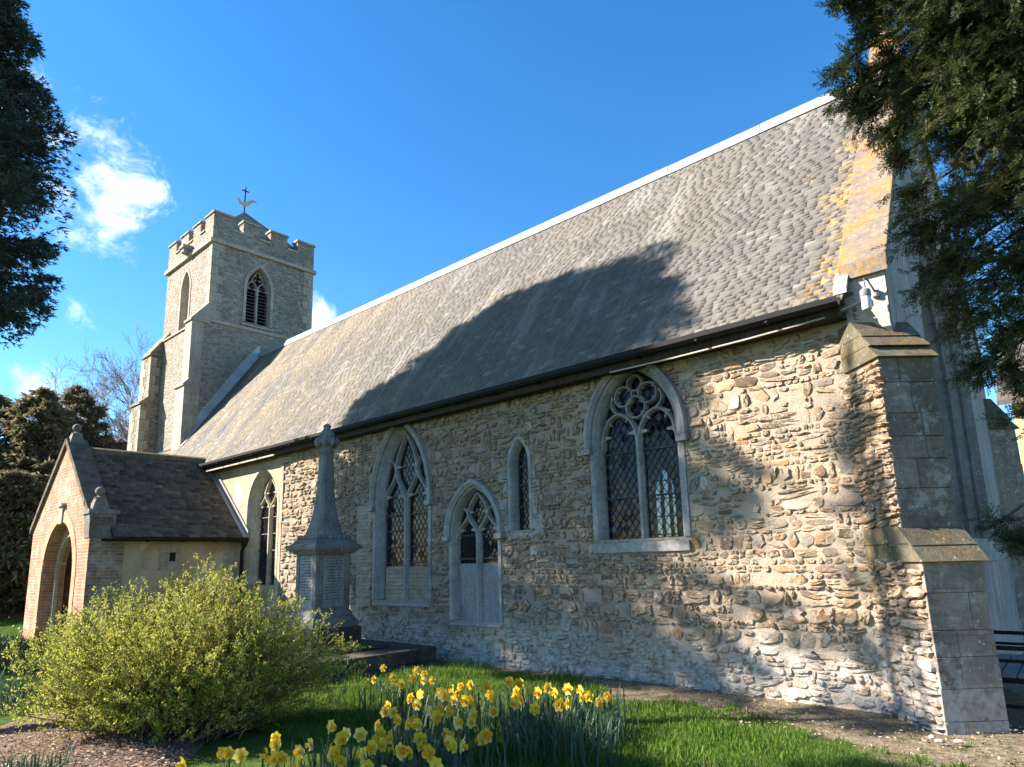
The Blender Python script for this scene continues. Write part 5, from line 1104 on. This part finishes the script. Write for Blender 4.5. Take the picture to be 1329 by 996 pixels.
# yew in front of the east end, its boughs hanging into view
def yew():
    reseed(21)
    t = empty('yew_tree', (1.75, 6.1, 0), 'old yew with dark drooping boughs hanging in front of the east gable', 'yew tree')
    T0 = np.array([1.75, 6.1, 0.]); s = np.linspace(0, 1, 9)
    parts = [tube_np(T0+np.stack([.15*np.sin(s*4), .1*s, 7.5*s], -1), .42*(1-.75*s), 12)]
    P = lambda px, py, d: (lambda r: CC+r/np.linalg.norm(r)*d)(CR @ np.array([px-CPP[0], py-CPP[1], CF]))
    # clumps of foliage (sight line, distance, radius in metres) each at the end of its own bough
    CL = [(1082, -6, 4.9, .11), (1115, -2, 4.9, .13), (1140, 10, 4.9, .10), (1210, -20, 4.9, .18), (1232, 48, 4.9, .13), (1262, 30, 4.8, .36), (1315, 55, 4.7, .34), (1098, 78, 5.1, .15), (1104, 112, 5.1, .14), (1128, 132, 5.1, .17), (1160, 112, 5.1, .24), (1150, 172, 5.1, .13), (1165, 205, 5.1, .08),
          (1208, 125, 5.0, .26), (1228, 185, 4.9, .18), (1290, 140, 4.7, .32), (1196, 248, 4.9, .10), (1212, 292, 4.9, .17), (1250, 262, 4.8, .24), (1308, 245, 4.6, .28), (1216, 345, 4.9, .12), (1248, 352, 4.8, .20), (1300, 350, 4.6, .26), (1258, 408, 4.9, .14), (1312, 430, 4.6, .22), (1275, 480, 4.9, .14), (1320, 495, 4.7, .14),
          (1290, 682, 4.7, .055), (1322, 708, 4.6, .075), (1345, 690, 4.6, .12), (1185, -90, 4.9, .26), (1270, -60, 4.8, .4), (1360, 30, 4.8, .4), (1380, 150, 4.8, .4), (1390, 290, 4.8, .4), (1390, 420, 4.8, .35), (1345, 540, 4.9, .14), (1340, 180, 5.6, .4), (1300, 60, 5.7, .45), (1240, 60, 5.7, .25), (1390, -80, 5.2, .6)]
    SP, SD = [], []
    for px, py, dd, r in CL:
        c = P(px, py, dd); z = min(7.2, max(2.6, c[2]+1.1)); o = T0+[0, 0, z]; m1 = o*.55+c*.45+[0, 0, .45]; s1 = np.linspace(0, 1, 12)[:, None]; pth = (1-s1)**2*o+2*(1-s1)*s1*m1+s1**2*c
        parts.append(tube_np(pth, .045*(1-s1[:, 0])+.006, 5)); bd = unit(c-m1)
        n = int(16*(r/.2)**2)+6; fl = np.array([1.15, 1.0, .85])
        for q in range(n):
            v = unit(rng.normal(size=3)); k = rng.uniform(.35, 1.42)*r; tip = c+v*k*fl+np.array([0, 0, -.10])*r; st = c-bd*r*rng.uniform(.1, .9)+v*k*.15; s2 = np.linspace(0, 1, 4)[:, None]; tw = st+(tip-st)*s2+np.array([0, 0, .10])*r*(s2*(1-s2)*4)
            parts.append(tube_np(tw, .004*(1-s2[:, 0])+.0014, 3)); dv = unit(tip-st); m = int(10+36*r)
            f2 = rng.uniform(.25, 1.0, m)**.7; b = st+(tip-st)*f2[:, None]+rng.normal(0, .012+r*.06, (m, 3)); SP.append(b); SD.append(unit(dv*rng.uniform(.4, 1.1, (m, 1))+rng.normal(0, .55, (m, 3))+np.array([0, 0, -.05])))
    SP, SD = np.concatenate(SP), np.concatenate(SD); n = len(SP); ln = rng.uniform(.045, .10, n); nn = 20
    up = unit(np.array([0, 0, 1.])+rng.normal(0, .35, (n, 3))); W = unit(np.cross(SD, up)); U = np.cross(W, SD)
    f = (np.arange(nn)//2+.5)/(nn/2); sg = np.where(np.arange(nn) % 2, 1., -1.)
    base = SP[:, None]+SD[:, None]*(ln[:, None]*f[None])[..., None]
    nd = W[:, None]*sg[None, :, None]*rng.uniform(.7, 1, (n, nn, 1))+SD[:, None]*rng.uniform(.35, .9, (n, nn, 1))+U[:, None]*rng.normal(.12, .2, (n, nn, 1))
    rl = np.repeat(U[:, None], nn, 1).reshape(-1, 3)+rng.normal(0, .25, (n*nn, 3))
    nl = (.026*(1-.45*np.abs(f-.4)))[None]*rng.uniform(.8, 1.15, (n, nn))
    v, q = leaves(base.reshape(-1, 3), nd.reshape(-1, 3), nl.ravel(), .0058, rl, .05)
    link('foliage', np_mesh('foliage', v, q), M['yew'], t)
    tv, tq = join_np(parts); link('trunk', np_mesh('trunk', tv, tq, True), M['bark'], t)
    print('yew needles', n*nn)
yew()

# ------------------------------------------------------------------ shrub beside the path
def shrub():
    reseed(22)
    cx, cy = -7.52, 3.07; t = empty('shrub', (cx+.2, cy-.25, 0), 'large rounded shrub with lime green new leaves on brown stems in front of the porch', 'shrub')
    stems = []; P, D, LN = [], [], []
    rt = CR[:, 0].copy(); rt[2] = 0; rt /= np.linalg.norm(rt); fw = np.array([-rt[1], rt[0], 0])
    n = 2100
    for k in range(n):
        a = rng.uniform(0, 2*math.pi); q = math.sqrt(rng.uniform(0, 1)); lobe = 1+.14*math.sin(3*a+1)+.10*math.sin(5*a)
        gx, gy = q*math.cos(a), q*math.sin(a)
        top = 1.56*(1-.42*q**3.2-.12*max(0, gx)**2)*(1+.07*math.sin(5*gx+1.7*gy+.6)+.05*math.sin(9*gx+3*gy))+rng.normal(0, .035)
        base = np.array([cx+.15, cy-.2, 0])+rt*rng.normal(0, .22)+fw*rng.normal(0, .18)+rt*gx*.35
        tip = np.array([cx, cy, 0])+rt*gx*1.56*lobe+fw*gy*1.15*lobe+np.array([0, 0, max(.16, top*rng.uniform(.06, 1.0)**.55)])
        mid = base*.55+tip*.45; mid[:2] = base[:2]*.62+tip[:2]*.38; mid[2] = tip[2]*.52
        s = np.linspace(0, 1, 7)[:, None]; pth = (1-s)**2*base+2*(1-s)*s*mid+s*s*tip
        if k % 3 == 0: stems.append(tube_np(pth, .0075*(1-s[:, 0])+.0022, 3))
        m = rng.integers(16, 26)
        for j in range(m//3):
            f = rng.uniform(.30, 1.0); o = np.array([np.interp(f, s[:, 0], pth[:, i]) for i in range(3)]); d = unit(tip-mid); sd = unit(d*.8+rng.normal(0, .55, 3)+np.array([0, 0, .35])); L_ = rng.uniform(.08, .19); nl = int(L_/.0072)
            u = rng.uniform(.05, 1, nl); P.append(o+sd*(L_*u)[:, None]+rng.normal(0, .008, (nl, 3))); D.append(sd*.5+rng.normal(0, .62, (nl, 3))+np.array([0, 0, .2])); LN.append(rng.uniform(.016, .033, nl))
            if j % 3 == 0: stems.append(tube_np(np.array([o, o+sd*L_*.5, o+sd*L_]), [.003, .0022, .0012], 3))
    P, D, LN = np.concatenate(P), np.concatenate(D), np.concatenate(LN); v, q = leaves(P, D, LN, LN*.5)
    print('shrub leaves', len(P))
    link('foliage', np_mesh('foliage', v, q), M['bush'], t); sv, sq = join_np(stems); link('stem', np_mesh('stem', sv, sq, True), M['twig'], t)
shrub()

# ------------------------------------------------------------------ beds, grass
def bed():
    reseed(23)
    c = np.array([-7.7, 2.25]); n = 56; rings = 9; V = [(c[0], c[1], .085)]; F = []
    ax = np.array([-.80, .28]); ax /= np.linalg.norm(ax); bx = np.array([-ax[1], ax[0]])
    for i in range(1, rings+1):
        r = i/rings
        for k in range(n):
            a = 2*math.pi*k/n; w = 1+.05*math.sin(3*a)+.04*math.sin(7*a+1); p = c+ax*2.45*r*w*math.cos(a)+bx*1.02*r*w*math.sin(a)
            V.append((p[0], p[1], .085*(1-r**3)+rng.normal(0, .006)*(r < .97)-.03*(r > .98)))
    for k in range(n): F.append((0, 1+k, 1+(k+1) % n))
    for i in range(rings-1):
        for k in range(n): F.append((1+i*n+k, 1+(i+1)*n+k, 1+(i+1)*n+(k+1) % n, 1+i*n+(k+1) % n))
    me = bpy.data.meshes.new('flower_bed'); me.from_pydata(V, [], F); me.update(); me.polygons.foreach_set('use_smooth', [True]*len(F)); tag(link('flower_bed', me, M['soil']), kind='structure')
    m = 9000; r = np.sqrt(rng.uniform(0, 1, m))*.97; a = rng.uniform(0, 2*np.pi, m); xy = c+ax*(2.4*r*np.cos(a))[:, None]+bx*(1.0*r*np.sin(a))[:, None]
    P = np.column_stack([xy, .085*(1-r**3)+.006+rng.uniform(0, .012, m)]); D = np.column_stack([rng.normal(0, 1, (m, 2)), rng.normal(0, .22, m)]); L_ = rng.uniform(.012, .045, m)
    v, q = leaves(P, D, L_, L_*rng.uniform(.25, .6, m), np.column_stack([rng.normal(0, .35, (m, 2)), np.ones(m)])); tag(link('bark_chips', np_mesh('bark_chips', v, q), M['chip']), 'dry bark chips and dead leaves strewn over the flower bed', 'chips', kind='stuff')
    return c, ax, bx
bc, bax, bbx = bed()
def litter():
    m = 5200; x = rng.uniform(-7.5, 1.5, m); y = rng.uniform(6.3, 7.95, m); k = (y > np.interp(x, [-7, -6.5, -4.6, -2.9, -1.5, 0], [7.75, 7.75, 6.72, 6.72, 6.02, 6.02])-.1+.2*np.sin(x*2.3)) | (rng.uniform(0, 1, m) < .06); x, y = x[k], y[k]; m = len(x)
    P = np.column_stack([x, y, .004+rng.uniform(0, .012, m)]); D = np.column_stack([rng.normal(0, 1, (m, 2)), rng.normal(0, .25, m)]); L_ = rng.uniform(.010, .042, m)
    v, q = leaves(P, D, L_, L_*rng.uniform(.3, .7, m), np.column_stack([rng.normal(0, .35, (m, 2)), np.ones(m)])); tag(link('leaf_litter', np_mesh('leaf_litter', v, q), M['chip']), 'dead leaves and mortar crumbs along the foot of the wall', 'litter', kind='stuff')
litter()
def in_bed(x, y, k=1.0):
    d = np.stack([x-bc[0], y-bc[1]], -1); return (d @ bax/2.45)**2+(d @ bbx/1.02)**2 < k
def grass():
    reseed(24)
    def edge(x, y): return y-np.interp(x, [-7, -6.5, -4.6, -2.9, -1.5, 0], [7.8, 7.8, 6.95, 6.9, 6.15, 6.1])+.12*np.sin(x*2.3)+.1*np.sin(x*5.1+1)
    V = []; 
    def patch(n, x0, x1, y0, y1, hmin, hmax, ok):
        x = rng.uniform(x0, x1, n); y = rng.uniform(y0, y1, n); k = ok(x, y) & ~in_bed(x, y); x, y = x[k], y[k]; n = len(x)
        cl = .75+.5*np.sin(x*3.1+np.sin(y*2.2)*2)*np.sin(y*3.7+1); h = rng.uniform(hmin, hmax, n)*np.clip(cl, .45, 1.3)
        P = np.column_stack([x, y, np.full(n, -.012)]); D = np.column_stack([rng.normal(0, .38, (n, 2)), np.ones(n)]); V.append(leaves(P, D, h, rng.uniform(.004, .008, n)*np.clip(h/.06, .8, 2)))
    patch(120000, -8.2, -.2, 3.6, 7.4, .035, .10, lambda x, y: edge(x, y) < .05+.2*np.sin(x*13+y*7)*np.sin(x*5-y*11))
    patch(9000, -8.6, -4.0, 6.2, 7.8, .05, .13, lambda x, y: edge(x, y) < .12)
    patch(26000, -12.5, -7.5, 2.2, 7.0, .05, .16, lambda x, y: ~in_bed(x, y, 1.1))
    patch(60000, -30, -12.5, 1.0, 7.5, .05, .12, lambda x, y: ~((x > -21.3) & (x < -16.4) & (y > 4.5)))
    patch(1500, -4.6, -.5, 6.4, 7.9, .02, .06, lambda x, y: np.sin(x*7+y*9)*np.sin(x*3.1-y*5) > .35)
    v, q = join_np(V); tag(link('grass', np_mesh('grass', v, q), M['grass']), 'rough green churchyard grass', 'grass', kind='stuff')
grass()
def stones():
    k = 0
    for x, y in [(-1.55, 6.95), (-1.42, 7.02), (-1.62, 7.05), (-6.62, 2.62)]:
        bm = bmesh.new(); bmesh.ops.create_icosphere(bm, subdivisions=2, radius=.028)
        for v in bm.verts: v.co = Vector((v.co.x*rnd.uniform(1.1, 1.6), v.co.y*rnd.uniform(.8, 1.2), v.co.z*rnd.uniform(.45, .75)))
        me = bpy.data.meshes.new('stone'); bm.to_mesh(me); bm.free(); o = link('stone', me, M['dressedpale']); o.location = (x, y, .02); o.rotation_euler.z = rnd.uniform(0, 3); tag(o, 'loose pale stone lying on the bare ground near the wall or bed', 'stone', 'loose stones on the ground')
M['dressedpale'] = M['kneeler']
stones()

# ------------------------------------------------------------------ daffodils
def blade(x, y, h, w, az, bend, z=-.01, n=5):
    """one strap leaf, arching over by bend"""
    s = np.linspace(0, 1, n+1); d = np.array([math.cos(az), math.sin(az)]); out = bend*h*s**2.2; zz = h*(s-.35*bend*s**3)
    c = np.column_stack([x+d[0]*out, y+d[1]*out, z+zz]); wd = w*np.minimum(1, (1.02-s)*3.2)/2; sd = np.array([-d[1], d[0], 0])
    V = np.stack([c-sd*wd[:, None], c+sd*wd[:, None]], 1).reshape(-1, 3); i = np.arange(n)*2
    return V, np.stack([i, i+1, i+3, i+2], -1)
def leaf_mass(name, label, spots, per, hr, mat='daffleaf', spread=.10):
    parts = []
    for x, y in spots:
        for k in range(rng.integers(max(1, per-2), per+3)): parts.append(blade(x+rng.normal(0, spread), y+rng.normal(0, spread), rng.uniform(*hr), rng.uniform(.011, .019), rng.uniform(0, 6.28), abs(rng.normal(.12, .2)) if rng.random() > .12 else rng.uniform(.6, 1.1)))
    v, q = join_np(parts); return tag(link(name, np_mesh(name, v, q, True), M[mat]), label, 'leaves', kind='stuff')
def z6(l): return [(470+a/6.04, 860+b/6.04) for a, b in l]
def z29(l): return [(400+a/2.889, 800+b/2.889) for a, b in l]
def z7(l): return [(a/2.889, 680+b/2.889) for a, b in l]
FL_M = z6([(138, 35), (120, 120), (48, 140), (262, 85), (285, 150), (240, 165), (372, 50), (455, 62), (398, 105), (490, 130), (550, 120), (368, 195), (400, 225), (350, 262), (240, 315), (140, 375), (230, 385), (395, 310), (380, 370), (440, 350), (290, 430), (335, 475), (450, 455), (545, 395), (555, 450), (95, 465), (115, 525), (245, 540), (155, 570), (120, 620), (25, 660), (300, 630), (225, 690), (400, 690), (440, 620), (545, 695), (590, 780), (240, 780), (20, 780), (490, 545), (745, 540), (650, 570), (715, 625), (785, 625), (805, 455), (835, 360), (855, 285), (785, 285), (640, 240), (680, 190), (735, 225), (690, 290), (640, 330), (720, 360), (620, 220), (765, 170), (880, 150), (960, 170), (945, 230), (925, 450), (900, 530)])
FL_O = z6([(665, 510), (1085, 350), (380, 655), (1005, 560)])
FL_R = z6([(1165, 140), (1220, 145), (1295, 190), (1225, 245), (1250, 290)])+z29([(765, 240), (790, 240), (825, 270), (860, 280), (885, 255), (795, 300), (905, 325), (875, 340), (925, 280), (965, 265), (985, 315), (1015, 270), (1020, 295), (1045, 290), (1075, 305), (1140, 295)])
FL_L = z29([(25, 465), (65, 500), (15, 520), (70, 400), (118, 435), (195, 435), (130, 480), (165, 510), (215, 490), (265, 455)])+z7([(715, 880), (860, 850), (835, 840), (890, 850), (985, 860), (980, 880), (1020, 815), (1065, 790), (1085, 860), (1120, 835), (1225, 750), (1275, 780), (1225, 850)])
def flower_proto(name, orange):
    """a nodding head of six petals round a frilled trumpet, on a bent neck; the stem and leaves stand below it"""
    r = bpy.data.objects.new(name, None); r.empty_display_size = .1; kids = []
    def kid(n, v, q, m):
        o = bpy.data.objects.new(n, np_mesh(n, v, q, True)); o.data.materials.append(M[m]); o.parent = r; kids.append(o)
    H = .37; hp = np.array([.035, 0, H+.012]); ax = unit(np.array([.93, 0, -.12 if not orange else .15])); e1 = np.array([0, 1., 0]); e2 = np.cross(ax, e1)
    s = np.linspace(0, 1, 9); pth = np.stack([np.where(s > .86, (s-.86)*.2, 0)+.012*np.sin(s*3), .008*np.sin(s*2.2), np.minimum(H*s/.93, H+.012-.1*(s-.93)**2)], -1); pth[-1] = hp-ax*.012
    kid('stem', *tube_np(pth, np.full(9, .0038), 6), 'daffleaf')
    V = []
    for k in range(6):
        a = k*math.pi/3+.2; d = e1*math.cos(a)+e2*math.sin(a); w = np.cross(ax, d); off = ax*(.002 if k % 2 else -.002); rows = []
        for f, wd, fwd in ((0, .012, .0), (.3, .027, -.002), (.6, .027, -.005), (.85, .016, .000), (1, .001, .005)):
            c = hp+off+d*.060*f+ax*fwd; rows.append(np.stack([c-w*wd/1.15, c+ax*.003, c+w*wd/1.15]))
        v = np.concatenate(rows); q = [];
        for i in range(4):
            for j in range(2): q.append((i*3+j, i*3+j+1, (i+1)*3+j+1, (i+1)*3+j))
        V.append((v, np.array(q)))
    kid('petals', *join_np(V), 'petal')
    th = np.arange(14)*2*np.pi/14; secs = []
    for dz, rr, fr in ((0, .010, 0), (.016, .0145, 0), (.034, .017, .04), (.045, .024, .14)) if not orange else ((0, .010, 0), (.010, .016, 0), (.020, .021, .06), (.026, .026, .12)):
        rad = rr*(1+fr*np.sin(th*7)); secs.append(hp+ax*dz+(e1*np.cos(th)[:, None]+e2*np.sin(th)[:, None])*rad[:, None])
    v = np.concatenate(secs); q = [(i*14+j, i*14+(j+1) % 14, (i+1)*14+(j+1) % 14, (i+1)*14+j) for i in range(3) for j in range(14)]
    kid('trumpet', v, np.array(q), 'orange' if orange else 'trumpet')
    lv = [blade(.0, .012, .36, .014, 1.2, .10), blade(.008, -.01, .31, .013, 4.0, .22), blade(-.012, .0, .27, .012, 2.7, .34)]
    kid('leaves', *join_np(lv), 'daffleaf'); return r, kids
GROUND = []; reseed(25)
def plant(proto, spots, label, group):
    r, kids = proto
    for px, py in spots:
        sc = rng.uniform(.88, 1.12); h = .385*sc
        p = at(px, py, 2, h); yaw = rng.normal(R(-50), 1.15)
        o = r.copy(); COL.objects.link(o); o.location = (p[0]-.03*math.cos(yaw), p[1]-.03*math.sin(yaw), 0); o.rotation_euler = (rng.normal(0, .10), rng.normal(0, .13), yaw); o.scale = (sc*.88, sc*.88, sc*.95)
        tag(o, label, 'daffodil', group); GROUND.append((o.location.x, o.location.y))
        for c in kids: k = c.copy(); k.parent = o; COL.objects.link(k)
py_ = flower_proto('daffodil', False); po_ = flower_proto('daffodil', True)
plant(py_, FL_M, 'yellow daffodil in the thick drift between the shrub and the wall', 'daffodils in the middle drift')
plant(py_, FL_R, 'yellow daffodil in the tall leafy clump nearest the largest window', 'daffodils in the right clump')
plant(py_, FL_L, 'yellow daffodil in the sparse row at the foot of the shrub', 'daffodils below the shrub')
plant(po_, FL_O, 'daffodil with a short orange trumpet among the plain yellow ones', 'orange trumpeted daffodils')
leaf_mass('daffodil_leaves', 'dense upright grey green daffodil leaves among the flowers', [(x, y) for x, y in GROUND], 7, (.24, .40))
rs = [tuple(at(px, py, 2, 0.)[:2]) for px, py in [(rng.uniform(655, 800), rng.uniform(925, 1000)) for _ in range(70)]]
leaf_mass('daffodil_leaves', 'tall flowerless clump of daffodil leaves at the end of the drift nearest the buttress', rs, 6, (.28, .42))
def white_daffs():
    sp = [tuple(at(px, py, 2, 0.)[:2]) for px, py in [(rng.uniform(-40, 30), rng.uniform(885, 930)) for _ in range(40)]]
    leaf_mass('daffodil_leaves', 'pale spring leaves beyond the bark bed towards the porch', sp, 7, (.20, .36), 'daffleaf', .14)
    sp = [tuple(at(px, py, 2, 0.)[:2]) for px, py in [(rng.uniform(-30, 75), rng.uniform(1005, 1050)) for _ in range(26)]]
    leaf_mass('daffodil_leaves', 'pale spring leaves on the near side of the bark bed', sp, 6, (.16, .30), 'daffleaf', .08)
white_daffs()
def low_bush(px, py, r, h, label, n=2600):
    p = at(px, py, 2, 0.); a = rng.uniform(0, 6.28, n); q = np.sqrt(rng.uniform(0, 1, n)); z = h*np.sqrt(np.maximum(0, 1-.85*q*q))*rng.uniform(.25, 1, n)**.5
    P = np.column_stack([p[0]+r*q*np.cos(a), p[1]+r*q*np.sin(a), z]); D = np.column_stack([rng.normal(0, .5, (n, 2)), np.ones(n)]); v, qq = leaves(P, D, rng.uniform(.06, .16, n), .016)
    tag(link('low_plant', np_mesh('low_plant', v, qq), M['darkbush']), label, 'plant')
low_bush(0, 862, .75, .42, 'dark strappy plant on the lawn below the porch gable')
low_bush(-45, 880, .8, .4, 'dark strappy plant on the lawn beyond the bark bed')
